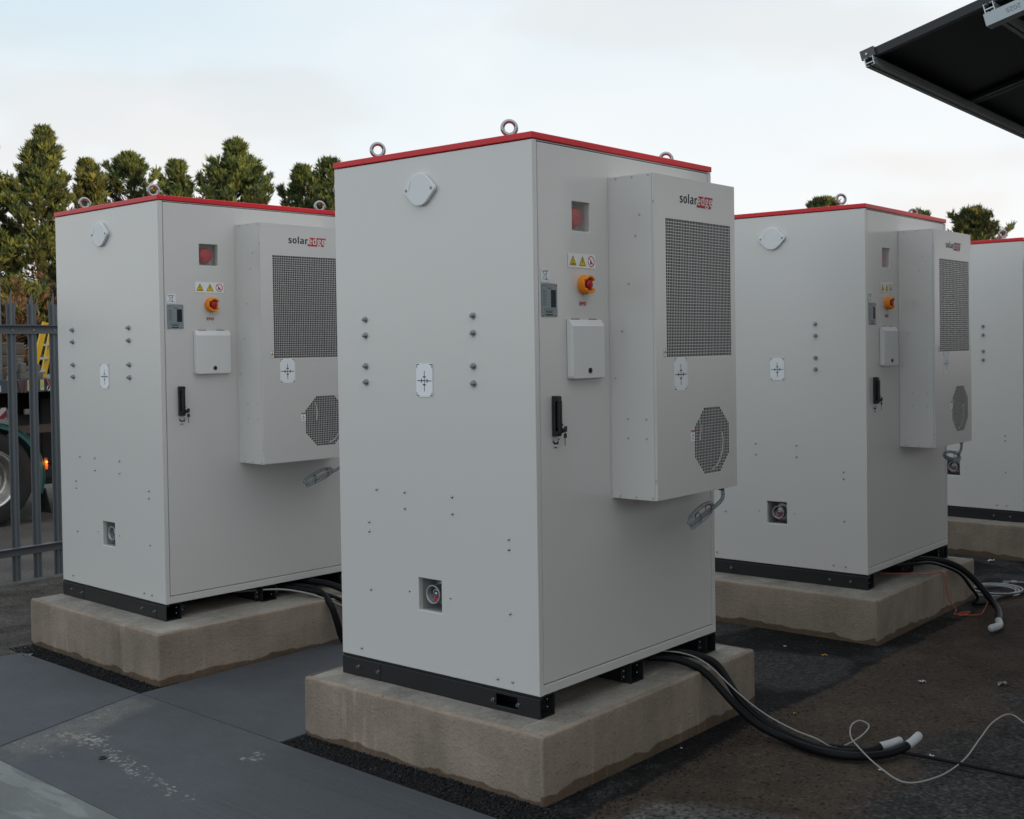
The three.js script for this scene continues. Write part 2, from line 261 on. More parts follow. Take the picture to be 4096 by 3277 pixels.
for (const pts of [[[2.297, L1(2.297)], [3.512, L1(3.512)], [3.60, L2(3.6)], [2.062, L2(2.062)]], [[1.178, L1(1.178) + .006], [2.288, L1(2.288) + .006], [2.300, 2.3], [1.190, 2.3]]]) { const o = part(scene, numbered('walkway_slab_far'), slabGeo(pts, .05, .014), slateM); o.name = used.slabN ? 'walkway_slab_002' : 'walkway_slab_001'; used.slabN = 1; o.userData.kind = 'structure'; }
{ // pale concrete path at the near left
  const map = dataTex(1024, 1024, (i, j) => { const a = fbm(i / 100, j / 100, 6, 121), b = vn(i / 2, j / 2, 8), s = sst(.60, .72, fbm(i / 22, j / 120, 4, 127)); let v = .155 * (.72 + .5 * a) + (b - .5) * .03 + s * .05; return [v * .96, v * 1.02, v]; }); map.repeat.set(.5, .5);
  const bm = grainBump.clone(); bm.needsUpdate = true; bm.repeat.set(1.4, 1.4);
  const o = part(scene, 'concrete_path', slabGeo([[-1.7, L2(-1.7) - .006], [3.6, L2(3.6) - .006], [3.6, -5], [-1.7, -5]], .06, .018), mat(null, { map, roughness: .85, bumpMap: bm, bumpScale: .0015 })); o.userData.kind = 'structure';
}

// ------------------------------------------------------------------ concrete pads
const padSide = dataTex(2048, 256, (i, j) => {                           // 6 m round x 0.32 m high; j = 0 at the bottom (-0.03 m)
  const x = i / 2048 * 6, y = -.03 + (j + .5) / 256 * .32;
  const a = fbm(x * 5, y * 5, 5, 131, 30, 0), st = fbm(x * 34, y * 2.2, 4, 137, 204, 0), b = vn(i / 1.3, j / 3, 9), bd = fbm(x * 2, y * 60, 3, 139, 12, 0);
  const pit = vn(i / 2.6, j / 3.6, 149) > .93 ? .62 : 1; let v = (.245 * (.62 + .70 * a) + (st - .5) * .045 + (b - .5) * .05) * pit * (.86 + .28 * vn(x * 1.3, y * 3, 155, 8, 0));
  const drip = sst(.66, .80, fbm(x * 48, y * 3.5 + 4, 3, 143, 288, 0)) * sst(.55, .7, vn(x * 3, 3.3, 145, 18, 0)); v += drip * .06;
  let c = [v * 1.23, v * 1.0, v * .79];
  const hgt = .034 + .030 * (fbm(x * 2.2, 1.7, 3, 151, 13, 0) - .5) * 2 + .018 * (fbm(x * 12, 5.1, 3, 153, 72, 0) - .5) * 2; // damp line soaked up from the ground
  const damp = sst(.004, -.004, y - hgt); c = [mix(c[0], c[0] * .46, damp), mix(c[1], c[1] * .40, damp), mix(c[2], c[2] * .36, damp)];
  return c;
});
const padSideBump = dataTex(2048, 256, (i, j) => .6 * fbm(i / 5, j / 11.7, 4, 161) + .4 * sst(.80, .6, vn(i / 3, j / 7, 165)), false);
const padTopT = dataTex(1024, 1024, (i, j) => { const a = fbm(i / 90, j / 90, 6, 171), t = fbm(i / 24, j / 60, 4, 173), b = vn(i / 2, j / 2, 9), s = sst(.52, .66, fbm(i / 60, j / 30, 5, 175)); const v = .255 * (.58 + .75 * a) + (t - .5) * .03 + (b - .5) * .07 + (vn(i / 6, j / 6, 177) - .5) * .05 + s * .03; return [v * 1.09, v, v * .88]; });
const padTopB = dataTex(512, 512, (i, j) => fbm(i / 20, j / 20, 5, 181), false);
const padSideM = mat(null, { map: padSide, roughness: .86, bumpMap: padSideBump, bumpScale: .0022, specularIntensity: .3 });
const padTopM = mat(null, { map: padTopT, roughness: .88, bumpMap: padTopB, bumpScale: .003, specularIntensity: .3 });
function pad(label, x0, x1, z0, z1, h, sd) {                             // local to the cabinet frame; top at y = 0
  const g = grp('concrete_pad', label, 'concrete pad', 'concrete pads under the battery cabinets');
  const per = [], n = 46, cr = .012;                                    // rounded rectangle
  const add = (x, z, nx, nz) => per.push([x, z, nx, nz]);
  const cs = [[x0 + cr, z1 - cr, Math.PI, Math.PI / 2], [x1 - cr, z1 - cr, Math.PI / 2, 0], [x1 - cr, z0 + cr, 0, -Math.PI / 2], [x0 + cr, z0 + cr, -Math.PI / 2, -Math.PI]];
  cs.forEach(([cx, cz, a0, a1], k) => { for (let q = 0; q <= 4; q++) { const a = mix(a0, a1, q / 4); add(cx + Math.cos(a) * cr, cz + Math.sin(a) * cr, Math.cos(a), Math.sin(a)); } const nx = cs[(k + 1) % 4], A = per[per.length - 1], B = [nx[0] + Math.cos(nx[2]) * cr, nx[1] + Math.sin(nx[2]) * cr]; for (let q = 1; q < n; q++) add(mix(A[0], B[0], q / n), mix(A[1], B[1], q / n), A[2], A[3]); });
  per.push(per[0]);
  const rings = [[-h - .05, 0], [-h, 0], [-h + .04, 0], [-h * .7, 0], [-h * .4, 0], [-.06, 0], [-.03, 0], [-.012, .0006], [-.0066, .0024], [-.0028, .0062], [-.0006, .0120], [0, .0200]];
  const pos = [], uvs = [], idx = []; let len = sd * .9;
  per.forEach((p, i) => {
    if (i) len += Math.hypot(p[0] - per[i - 1][0], p[1] - per[i - 1][1]);
    rings.forEach(([y, ins], k) => {
      const e = (fbm(len * 9 + sd, y * 9, 4, 190) - .5) * .002 + (k > 6 ? (fbm(len * 30 + sd, 2, 5, 192) - .5) * .005 : 0), yy = y + (k > 7 ? (fbm(len * 17 + sd, 7, 4, 194) - .55) * .0035 : 0);
      const wr = i === per.length - 1 ? 0 : 1; const E = wr ? e : 0;
      pos.push(p[0] - p[2] * (ins - E), yy, p[1] - p[3] * (ins - E)); uvs.push(len / 6, (y + h + .03) / .32);
    });
  });
  const m = rings.length; for (let i = 0; i < per.length - 1; i++) for (let k = 0; k < m - 1; k++) { const a = i * m + k, b = a + m; idx.push(a, a + 1, b, b, a + 1, b + 1); }
  const sg = new THREE.BufferGeometry(); sg.setAttribute('position', new THREE.Float32BufferAttribute(pos, 3)); sg.setAttribute('uv', new THREE.Float32BufferAttribute(uvs, 2)); sg.setIndex(idx); sg.computeVertexNormals();
  part(g, 'pad_sides', sg, padSideM);
  const q = 40, tp = [], tu = [], ti = [];
  for (let j = 0; j <= q; j++) for (let i = 0; i <= q; i++) { const x = mix(x0 + .015, x1 - .015, i / q), z = mix(z0 + .015, z1 - .015, j / q), inr = i && j && i < q && j < q; tp.push(x, inr ? .0015 + (fbm(x * 6 + sd, z * 6, 4, 196) - .5) * .004   : -.0030, z); tu.push(x * .6 + sd, z * .6); }
  for (let j = 0; j < q; j++) for (let i = 0; i < q; i++) { const a = j * (q + 1) + i; ti.push(a, a + q + 1, a + 1, a + 1, a + q + 1, a + q + 2); }
  const tg = new THREE.BufferGeometry(); tg.setAttribute('position', new THREE.Float32BufferAttribute(tp, 3)); tg.setAttribute('uv', new THREE.Float32BufferAttribute(tu, 2)); tg.setIndex(ti); tg.computeVertexNormals();
  part(g, 'pad_top', tg, padTopM); return g;
}

// ------------------------------------------------------------------ battery cabinets
const WL = 1.1009, WR = 1.2748, HT = 2.2, HC = .027, HP = .0885, HD = .2152, HV0 = .4873, HV1 = 1.1067, HVT = 2.0741, HVB = .7859;
const onLeft = (g) => g.rotateY(-Math.PI / 2);                            // geometry drawn in x,y facing +z -> the side face: x' = z -> ...
// side-face frame: (a, y, out): a = u distance from the front corner, out = proud of the face
const LF = (g) => { g.applyMatrix4(new THREE.Matrix4().makeBasis(new THREE.Vector3(0, 0, -1), new THREE.Vector3(0, 1, 0), new THREE.Vector3(-1, 0, 0))); if (g.index) { } flip(g); return g; };
function flip(g) { const ix = g.index; if (ix) { const a = ix.array; for (let i = 0; i < a.length; i += 3) { const t = a[i]; a[i] = a[i + 1]; a[i + 1] = t; } } else { for (const at of Object.values(g.attributes)) { const n = at.itemSize, a = at.array; for (let i = 0; i < at.count; i += 3) for (let k = 0; k < n; k++) { const t = a[i * n + k]; a[i * n + k] = a[(i + 1) * n + k]; a[(i + 1) * n + k] = t; } } } }
const dome = (r, h) => { const g = new THREE.SphereGeometry(r, 12, 6, 0, 6.2832, 0, Math.PI / 2); g.scale(1, h / r, 1); return g.rotateX(Math.PI / 2); };
function bolt() { return [cyl(.0140, .0145, .003, 20).rotateX(Math.PI / 2).translate(0, 0, .0015), cyl(.0110, .0115, .003, 20).rotateX(Math.PI / 2).translate(0, 0, .0045), cyl(.0082, .0085, .008, 6).rotateX(Math.PI / 2).translate(0, 0, .010), cyl(.0045, .005, .006, 12).rotateX(Math.PI / 2).translate(0, 0, .016)]; }
const mg = (gs) => mergeGeometries(gs.map((q) => q.index ? q.toNonIndexed() : q));
const G = {};                                                              // shared geometries
G.bolt = LF(mg(bolt())); G.rivet = LF(dome(.0060, .0052)); G.rivetHole = LF(cyl(.0028, .0028, .002, 10).rotateX(Math.PI / 2));
G.sideRivet = LF(mg([cyl(.0042, .0046, .0016, 12).rotateX(Math.PI / 2), cyl(.002, .002, .0019, 8).rotateX(Math.PI / 2)]));
G.plinthBolt = LF(mg([cyl(.008, .0085, .003, 12).rotateX(Math.PI / 2), cyl(.0055, .0055, .009, 6).rotateX(Math.PI / 2).translate(0, 0, .005)]));
G.eye = mg([new THREE.TorusGeometry(.0265, .0085, 12, 28).translate(0, .046, 0), cyl(.011, .017, .016, 16).translate(0, .008, 0)]);
{ const s = rectShape(0, WL, HP, HT - HC - .001); s.holes.push(rectShape(.5015, .6300, .3362, .4673)); G.side = LF(ext(s,   .0210, .003).translate(0, 0, -.0255)); }
G.frame = mg([box(.0287, WR, HP, .1250, -.034, 0, .0025), box(.0287, WR, 2.1690, HT - HC - .001, -.034, 0, .0025), box(1.2470, WR, .1252, 2.1688, -.034, 0, .0025), box(.0287, 1.2465, .1252, 2.1688, -.0345, -.0325)].slice(0, 3));
{ const s = rectShape(.0322, 1.2433, .1287, 2.1653, .006); s.holes.push(rectShape(.2412, .3571, 1.8480, 1.9612, .004)); G.door = ext(s, .024, .0025).translate(0, 0, -.0275); }
G.back = mg([box(WR - .02, WR, HP + .001, HT - HC - .002, -WL, -.034, .003), box(.0295, WR - .021, HP + .001, HT - HC - .002, -WL, -WL + .02, .003), box(.0295, WR - .021, HP + .001, HP + .02, -WL + .021, -.034), box(.0295, WR - .021, HT - HC - .02, HT - HC - .002, -WL + .021, -.034), box(.0295, WR - .021, HP + .03, 1.80, -.08, -.06), box(.4, WR - .021, 1.80, HT - HC - .03, -.08, -.06)]);
G.cap = box(-.003, WR + .002, HT - HC + .002, HT, -WL - .002, .004, .0035);
G.recess = (() => { const a0 = .4985, a1 = .6330, y0 = .3335, y1 = .470, d = .14, t = .002; const b = (a, b2, c, e, f, g2) => LF(box(a, b2, c, e, f, g2)); return mg([b(a0 - t, a0, y0, y1, -d, -.029), b(a1, a1 + t, y0, y1, -d, -.029), b(a0, a1, y0 - t, y0, -d, -.029), b(a0, a1, y1, y1 + t, -d, -.029), b(a0 - t, a1 + t, y0 - t, y1 + t, -d - t, -d)]); })();
const lathe = (pts, n = 28) => new THREE.LatheGeometry(pts.map(([r, y]) => new THREE.Vector2(r, y)), n).rotateX(Math.PI / 2);
G.valve = LF(mg([lathe([[.034, -.14], [.034, -.028], [.039, -.026], [.039, -.018], [.033, -.018], [.031, -.03], [.031, -.09]]), lathe([[.034, -.085], [.053, -.085], [.053, -.074], [.034, -.074]])].map((q) => q.translate(.567, .402, 0))));
G.valvePlug = LF(mg([lathe([[.0001, -.040], [.030, -.040], [.030, -.048]]), dome(.012, .010).translate(0, 0, -.040), new THREE.TubeGeometry(curve([[-.006, .022, -.036], [.003, .012, -.028], [.006, -.004, -.028], [.012, -.012, -.034]]), 16, .0018, 6)].map((q) => q.translate(.567, .402, 0))));
G.valveTag = LF(mg([box(-.012, .009, -.029, -.012, -.0385, -.0370), box(-.003, .002, -.012, .002, -.0385, -.0370)].map((q) => q.translate(.567, .402, 0))));
{ // oval vent cover with two ears
  const s = new THREE.Shape(), R = .0655, e = .0875, er = .016; const th = Math.acos((R - er) / (e - er));
  const ca = (a, r, cx) => [cx + Math.cos(a) * r, Math.sin(a) * r]; s.absarc(0, 0, R, th, Math.PI - th); s.absarc(-(e - er), 0, er, Math.PI - th, Math.PI + th); s.absarc(0, 0, R, Math.PI + th, 2 * Math.PI - th); s.absarc(e - er, 0, er, -th, th); s.closePath();
  G.vent = LF(mg([ext(s, .010, .003, 3, 24)].map((q) => q.translate(.5775, 2.037, .003))));
  const d = new THREE.Shape(); d.absellipse(0, 0, .0555, .0600, 0, 7); G.ventDisc = LF(ext(d, .0010, .0008, 1, 40).translate(.5775, 2.037, .0155));
  G.ventScrew = [-.070, .070].map((q) => LF(cyl(.0062, .0066, .002, 16).rotateX(Math.PI / 2).translate(.5775 + q, 2.037, .0165)));
  G.ventSlot = [-.070, .070].map((q) => LF(new THREE.TorusGeometry(.0036, .0011, 6, 14).translate(.5775 + q, 2.037, .0176)));
}
G.target = LF(new THREE.BoxGeometry(.0925, .134, .0006).translate(0, 0, .0004));
// door furniture (door frame: x = v, y, z = out)
G.beaconBox = mg([box(.2392, .3591, 1.8460, 1.8475, -.055, -.029), box(.2392, .3591, 1.9617, 1.9632, -.055, -.029), box(.2377, .2392, 1.846, 1.9632, -.055, -.029), box(.3591, .3606, 1.846, 1.9632, -.055, -.029), box(.2377, .3606, 1.846, 1.9632, -.057, -.055)]);
G.beacon = mg([lathe([[.0001, .034], [.008, .0345], [.009, .032], [.016, .031], [.017, .0335], [.024, .032], [.036, .028], [.041, .016], [.042, 0]], 36)].map((q) => q.translate(.299, 1.904, -.0525)));
G.pane = box(.2420, .3563, 1.8488, 1.9604, -.0125, -.0105);
{ const b = (p) => p; const s = new THREE.Shape(); const R = .036, r = .027; const a0 = .52, a1 = 2 * Math.PI - .52;     // ring guard open to the right, with a second gap at the left
  const seg = (A, B) => { const q = new THREE.Shape(); q.absarc(0, 0, R, A, B); q.absarc(0, 0, r, B, A, true); q.closePath(); return q; };
  G.shroud = mg([ext(seg(.55, 2.55), .032, .002, 2, 24), ext(seg(2.45, 3.83), .024, .002, 2, 16), ext(seg(3.73, 5.73), .032, .002, 2, 24), cyl(.038, .039, .008, 36).rotateX(Math.PI / 2).translate(0, 0, .002)]).translate(.3070, 1.6395, .003);
  G.button = lathe([[.0001, .034], [.012, .0338], [.017, .031], [.0185, .026], [.0175, .020], [.011, .018], [.011, 0]], 32).translate(.3070, 1.6395, .003); }
{ const s = rectShape(0, .214, 0, .232, .014); const g = new THREE.BufferGeometry(); // lock box with sloped head: loft of two outlines
  const ol = (ins, topCut, r) => { const q = []; const x0 = ins, x1 = .214 - ins, y0 = ins, y1 = .232 - topCut, c = (cx, cy, a0) => { for (let k = 0; k <= 5; k++) { const a = a0 + k / 5 * Math.PI / 2; q.push([cx + Math.cos(a) * r, cy + Math.sin(a) * r]); } }; c(x1 - r, y0 + r, -Math.PI / 2); q.push([x1, y1]); q.push([x0, y1]); c(x0 + r, y0 + r, Math.PI); return q; };
  const lv = [[.0, .0, .013, 0], [.0004, .0004, .013, .008], [.0022, .0232, .013, .0235], [.0048, .0258, .012, .026]], pos = [], idx = []; const A = lv.map(([i, t, r, z]) => ol(i, t, r).map(([x, y]) => [x, y, z])), n = A[0].length;
  A.forEach((q) => q.forEach((p) => pos.push(...p))); for (let k = 0; k < lv.length - 1; k++) for (let i = 0; i < n; i++) { const a = k * n + i, b = k * n + (i + 1) % n; idx.push(a, b, a + n, b, b + n, a + n); }
  for (let i = 1; i < n - 1; i++) idx.push((lv.length - 1) * n, (lv.length - 1) * n + i, (lv.length - 1) * n + i + 1);
  g.setAttribute('position', new THREE.Float32BufferAttribute(pos, 3)); g.setIndex(idx); const f = g.toNonIndexed(); f.computeVertexNormals(); f.setAttribute('uv', new THREE.Float32BufferAttribute(new Float32Array(f.attributes.position.count * 2), 2)); f.translate(.1968, 1.2715, .001); G.lockBox = f; }
G.lockHinge = [.224, .336].map((x) => box(x, x + .046, 1.5025, 1.5065, .001, .008, .001));
G.lockCam = mg([cyl(.0105, .011, .004, 20).rotateX(Math.PI / 2), cyl(.007, .0075, .006, 20).rotateX(Math.PI / 2).translate(0, 0, .002)]).translate(.3075, 1.3045, .0285);
G.lockInk = mg([text('OFF', .0062, .013, fontR, .0003).translate(.3225, 1.302, .0262), text('ON', .0062, .010, fontR, .0003).translate(.3025, 1.281, .0262), ext((() => { const q = new THREE.Shape(); q.absarc(0, 0, .0192, -1.25, -.25); q.absarc(0, 0, .0182, -.25, -1.25, true); return q; })(), .0002).translate(.3075, 1.3045, .0262)]);
G.handleBase = mg([box(.0960, .1300, 1.0600, 1.2135, 0, .016, .004), box(.098, .128, 1.190, 1.2125, .010, .026, .004), box(.098, .128, 1.060, 1.080, .010, .024, .004)]);
G.handleLever = mg([box(.1035, .1225, 1.088, 1.198, .017, .034, .006), box(.1035, .124, 1.068, 1.10, .02, .033, .005), bar([.103, 1.066, .022], [.121, 1.108, .03], .01, .008), cyl(.009, .009, .022, 16).rotateX(Math.PI / 2).translate(.1265, 1.082, .026)]);
G.keys = ([box(.1275, .1425, 1.076, 1.098, .034, .039, .002), box(.129, .1455, 1.052, 1.0705, .030, .035, .004)]);
G.keyBlade = mg([box(.134, .1385, 1.022, 1.054, .031, .033), new THREE.TorusGeometry(.0085, .0009, 6, 20).rotateY(.6).translate(.137, 1.0735, .034), box(.125, .131, 1.078, 1.092, .030, .037, .001)]);
G.plate = box(.0445, .1386, 1.5135, 1.6388, .0005, .0018);
G.plateScrew = [[.0495, 1.6335], [.1336, 1.6335], [.0495, 1.5188], [.1336, 1.5188]].map(([x, y]) => dome(.0042, .0028).translate(x, y, .0018));
const planeBox = (x0, x1, y0, y1, z, t = .0005) => new THREE.BoxGeometry(x1 - x0, y1 - y0, t).translate((x0 + x1) / 2, (y0 + y1) / 2, z + t / 2 + .0003);
G.bin = planeBox(.0408, .0948, 1.6432, 1.6938, 0); G.warn = planeBox(.2094, .3872, 1.7044, 1.7602, 0);
G.epo = text('EPO', .0155, .0420, fontB).translate(.2798, 1.5583, .0004);
G.open = mg([text('OPEN', .0055, .019, fontR).translate(.1065, 1.0130, .0004), text('90°', .0055, .010, fontR).translate(.1335, 1.0425, .0004), ext((() => { const q = new THREE.Shape(); q.absarc(0, 0, .0165, Math.PI * 1.05, Math.PI * 1.78); q.absarc(.002, .004, .0135, Math.PI * 1.70, Math.PI * 1.08, true); q.closePath(); return q; })(), .0003).translate(.1175, 1.0440, .0004), ext((() => { const q = new THREE.Shape(); q.moveTo(0, 0); q.lineTo(.014, .011); q.lineTo(.013, -.004); q.closePath(); return q; })(), .0003).translate(.1215, 1.0310, .0004)]);
// plinth
G.plinth = (closed) => { const s = rectShape(.0, WL, .0015, HP - .012); if (!closed) s.holes.push(rectShape(.1108, .2185, .0200, .0655)); const gs = [LF(ext(s, .004, .0012, 1).translate(0, 0, -.0062)), LF(box(.0, WL, HP - .0125, HP - .001, -.02, -.008)), box(.009, .085, .0, .0035, -WL, -.004)];
  for (const [a, b] of [[.0, .0945], [.598, .6915], [1.1950, 1.2740]]) { if (a > 0) gs.push(box(a + .001, a + .0045, .0005, HP - .002, -WL + .01, -.002)); gs.push(box(b - .0045, b - .001, .0005, HP - .002, -WL + .01, -.002), box(a + .005, b - .005, .0008, .0044, -WL + .01, -.002), box(a + .005, b - .005, HP - .006, HP - .0022, -WL + .01, -.002), box(a + .0046, b - .0046, .005, HP - .0065, -.30, -.29)); }
  for (const a of [.097, .5655, .694, 1.1635]) gs.push(box(a, a + .030, .018, .066, -.03, -.026, .001), box(a + (a < .2 || (a > .69 && a < .7) ? -.002 : .028), a + (a < .2 || (a > .69 && a < .7) ? .001 : .031), .010, .072, -.07, -.026));
  gs.push(box(.02, WR - .01, .02, HP - .003, -WL, -WL + .02)); if (closed) gs.push(LF(box(.09, .235, .004, HP - .016, -.0045, .0006, .001))); gs.push(LF(box(.8635, 1.0995, .003, HP - .014, -.0045, .0006, .001)));
  return mg(gs); };
G.plinthClosed = G.plinth(true); G.plinthOpen = G.plinth(false);
G.plinthDoorBolts = ([[.077, .030], [.077, .060], [.112, .042], [.580, .032], [.580, .056], [.676, .030], [.676, .060], [.709, .042], [1.178, .030], [1.178, .056]].map(([x, y]) => dome(.0042, .004).translate(x, y, -.0255)));
// air-conditioning unit on the door
const PT = .0119, BW = .0022;
const seam = -(-.2032);
G.acBody = mg([box(HV0, HV0 + .0016, HVB, HVT, .0015, .2028), box(HV1 - .0016, HV1, HVB, HVT, .0015, .2028), box(HV0 + .0018, HV1 - .0018, HVT - .0016, HVT, .0015, .2028), box(HV0 + .0018, HV1 - .0018, HVB, HVB + .0016, .0015, .2028), box(HV0 - .010, HV0 + .001, HVB - .004, HVT + .004, .0003, .0015)]);
const octRows = []; { const cx = .9045, cy = .9985, n = 23; for (let k = 0; k < n; k++) { const y = (k - (n - 1) / 2); const a = Math.abs(y); const half = a <= 4.5 ? 11.5 : 11.5 - (a - 4.5); octRows.push([cy + y * PT, Math.max(4.5, Math.round(half - .5) + .5)]); } }
{ const s = rectShape(HV0 + .0005, HV1 - .0005, HVB + .0005, HVT - .0005, .002); s.holes.push(rectShape(.5665, 1.0680, 1.3515, 1.9020));
  const h = new THREE.Path(), L = [], Rr = [], cx = .9045; octRows.forEach(([y, hf]) => { L.push([cx - hf * PT, y - PT / 2], [cx - hf * PT, y + PT / 2]); Rr.push([cx + hf * PT, y - PT / 2], [cx + hf * PT, y + PT / 2]); }); const P = [...Rr, ...L.reverse()]; P.forEach(([x, y], i) => i ? h.lineTo(x, y) : h.moveTo(x, y)); h.closePath(); s.holes.push(h);
  G.acFront = mg([ext(s, .0012, .0006, 1).translate(0, 0, HD - .0018), box(HV0 + .0002, HV0 + .0016, HVB + .0003, HVT - .0003, .2040, HD - .0020), box(HV1 - .0016, HV1 - .0002, HVB + .0003, HVT - .0003, .2040, HD - .0020), box(HV0 + .0018, HV1 - .0018, HVT - .0019, HVT - .0003, .2040, HD - .002), box(HV0 + .0018, HV1 - .0018, HVB + .0003, HVB + .0019, .2040, HD - .002)]); }
{ const x0 = .5665, x1 = 1.0680, y0 = 1.3515, y1 = 1.9020, nx = 42, ny = 46, gs = []; for (let i = 1; i < nx; i++) { const x = mix(x0, x1, i / nx); gs.push(box(x - BW / 2, x + BW / 2, y0, y1, HD - .0018, HD - .0006)); } for (let j = 1; j < ny; j++) { const y = mix(y0, y1, j / ny); gs.push(box(x0, x1, y - BW / 2, y + BW / 2, HD - .0016, HD - .0004)); } G.grille = mg(gs); }
{ const gs = [], cx = .9045; octRows.forEach(([y, hf], k) => { for (let i = -hf + 1; i <= hf - .5; i++) gs.push(box(cx + i * PT - BW / 2, cx + i * PT + BW / 2, y - PT / 2, y + PT / 2, HD - .0018, HD - .0006)); if (k) { const w = Math.min(hf, octRows[k - 1][1]); gs.push(box(cx - w * PT, cx + w * PT, y - PT / 2 - BW / 2, y - PT / 2 + BW / 2, HD - .0016, HD - .0004)); } }); G.fanGrille = mg(gs); }
G.coil = (() => { const gs = [box(.545, 1.088, 1.335, 1.345, .13, .208), box(.545, 1.088, 1.918, 1.928, .13, .208), box(.548, 1.085, 1.345, 1.918, .135, .14)]; for (let k = 0; k < 54; k++) { const x = mix(.552, 1.082, k / 53); gs.push(box(x - .0011, x + .0011, 1.346, 1.917, .150, .176)); } for (let k = 0; k < 14; k++) { const y = mix(1.37, 1.90, k / 13); gs.push(cyl(.0042, .0042, .53, 8).rotateZ(Math.PI / 2).translate(.817, y, .163)); } return mg(gs); })();
G.fan = (() => { const gs = [lathe([[.150, .09], [.150, .175], [.156, .178], [.156, .09]], 36).translate(.9045, .9985, 0), lathe([[.0001, .172], [.035, .168], [.045, .16], [.045, .10]], 24).translate(.9045, .9985, 0), box(.62, 1.09, .81, 1.2, .085, .089)]; for (let k = 0; k < 5; k++) { const g = new THREE.BoxGeometry(.105, .075, .0025, 4, 3, 1); g.translate(.092, 0, 0); const p = g.attributes.position; for (let i = 0; i < p.count; i++) p.setZ(i, p.getZ(i) + p.getY(i) * .55 + .01 * Math.sin(p.getX(i) * 18)); g.computeVertexNormals(); gs.push(g.rotateZ(k * 1.2566 + .4).translate(.9045, .9985, .135)); } return mg(gs); })();
G.liner = mg([box(HV0 + .003, HV0 + .005, HVB + .003, HVT - .003, .003, .2120), box(HV1 - .005, HV1 - .003, HVB + .003, HVT - .003, .003, .2120), box(HV0 + .006, HV1 - .006, HVB + .003, HVB + .005, .003, .212), box(HV0 + .006, HV1 - .006, HVT - .005, HVT - .003, .003, .212), box(HV0 + .006, HV1 - .006, HVB + .006, HVT - .006, .003, .006), box(HV0 + .006, HV1 - .006, 1.24, 1.25, .007, .205), box(HV0 + .006, .5655, HVB + .006, HVT - .006, .2085, .2105), box(1.0690, HV1 - .006, HVB + .006, HVT - .006, .2085, .2105)]);
G.fanRim = ([new THREE.TubeGeometry(curve([[1.030, 1.02, .188], [1.034, .985, .190], [1.022, .935, .190], [.990, .892, .190], [.95, .872, .188]]), 24, .0035, 8), new THREE.TubeGeometry(curve([[.865, 1.10, .176], [.872, 1.05, .18], [.868, 1.0, .178]]), 12, .0028, 6)]);
{ // maker's mark: dark word, red slanted block with the second word knocked out in panel grey
  const b = new THREE.Shape(); b.moveTo(.8170, 2.0095); b.lineTo(.9274, 2.0090); b.lineTo(.9105, 1.9615); b.lineTo(.7990, 1.9620); b.closePath();
  G.logoDark = text('solar', .0370, .1300, fontB).translate(.6725, 1.9720, HD); G.logoRed = ext(b, .0005).translate(0, 0, HD); G.logoPale = text('edge', .0385, .1200, fontB).translate(.8035, 1.9720, HD + .0004); }
G.smallTri = planeBox(.5418, .5652, 1.3522, 1.3860, HD); G.fanLabel = planeBox(.7372, .7655, 1.0048, 1.0490, HD);
function hosePts(loop) { return loop ? [[1.055, .790, .165], [1.058, .750, .168], [1.045, .722, .165], [1.00, .700, .17], [.93, .688, .185], [.86, .690, .18], [.835, .705, .15], [.87, .722, .13], [.95, .724, .14], [1.01, .704, .16], [.95, .684, .195], [.87, .676, .19], [.83, .69, .16], [.85, .71, .13]] : [[1.060, .790, .165], [1.066, .752, .168], [1.050, .728, .17], [1.00, .708, .17], [.93, .690, .172], [.86, .672, .175], [.80, .655, .176], [.785, .664, .17], [.82, .688, .165], [.90, .716, .162], [.965, .722, .164], [.98, .706, .168], [.93, .680, .176], [.85, .656, .18], [.79, .640, .18]]; }
const corr = (pts) => { const g = new THREE.TubeGeometry(curve(pts), 340, .0085, 10), p = g.attributes.position, n = g.attributes.normal; for (let i = 0; i < p.count; i++) { const k = Math.floor(i / 11), a = Math.sin(k * 1.15) * .0009; p.setXYZ(i, p.getX(i) + n.getX(i) * a, p.getY(i) + n.getY(i) * a, p.getZ(i) + n.getZ(i) * a); } g.computeVertexNormals(); return g; };
G.hose = corr(hosePts(false)); G.hoseLoop = corr(hosePts(true));
const tie = (x, y, z, ry) => new THREE.TorusGeometry(.0200, .0020, 8, 26).scale(1, 1.1, 1).rotateY(ry).translate(x, y, z);
G.ties = ([tie(.945, .700, .168, 1.2), tie(.855, .672, .172, 1.2)]); G.tiesLoop = ([tie(.975, .704, .165, 1.2)]);
G.nozzle = cyl(.011, .013, .018, 14).translate(1.058, .778, .165);

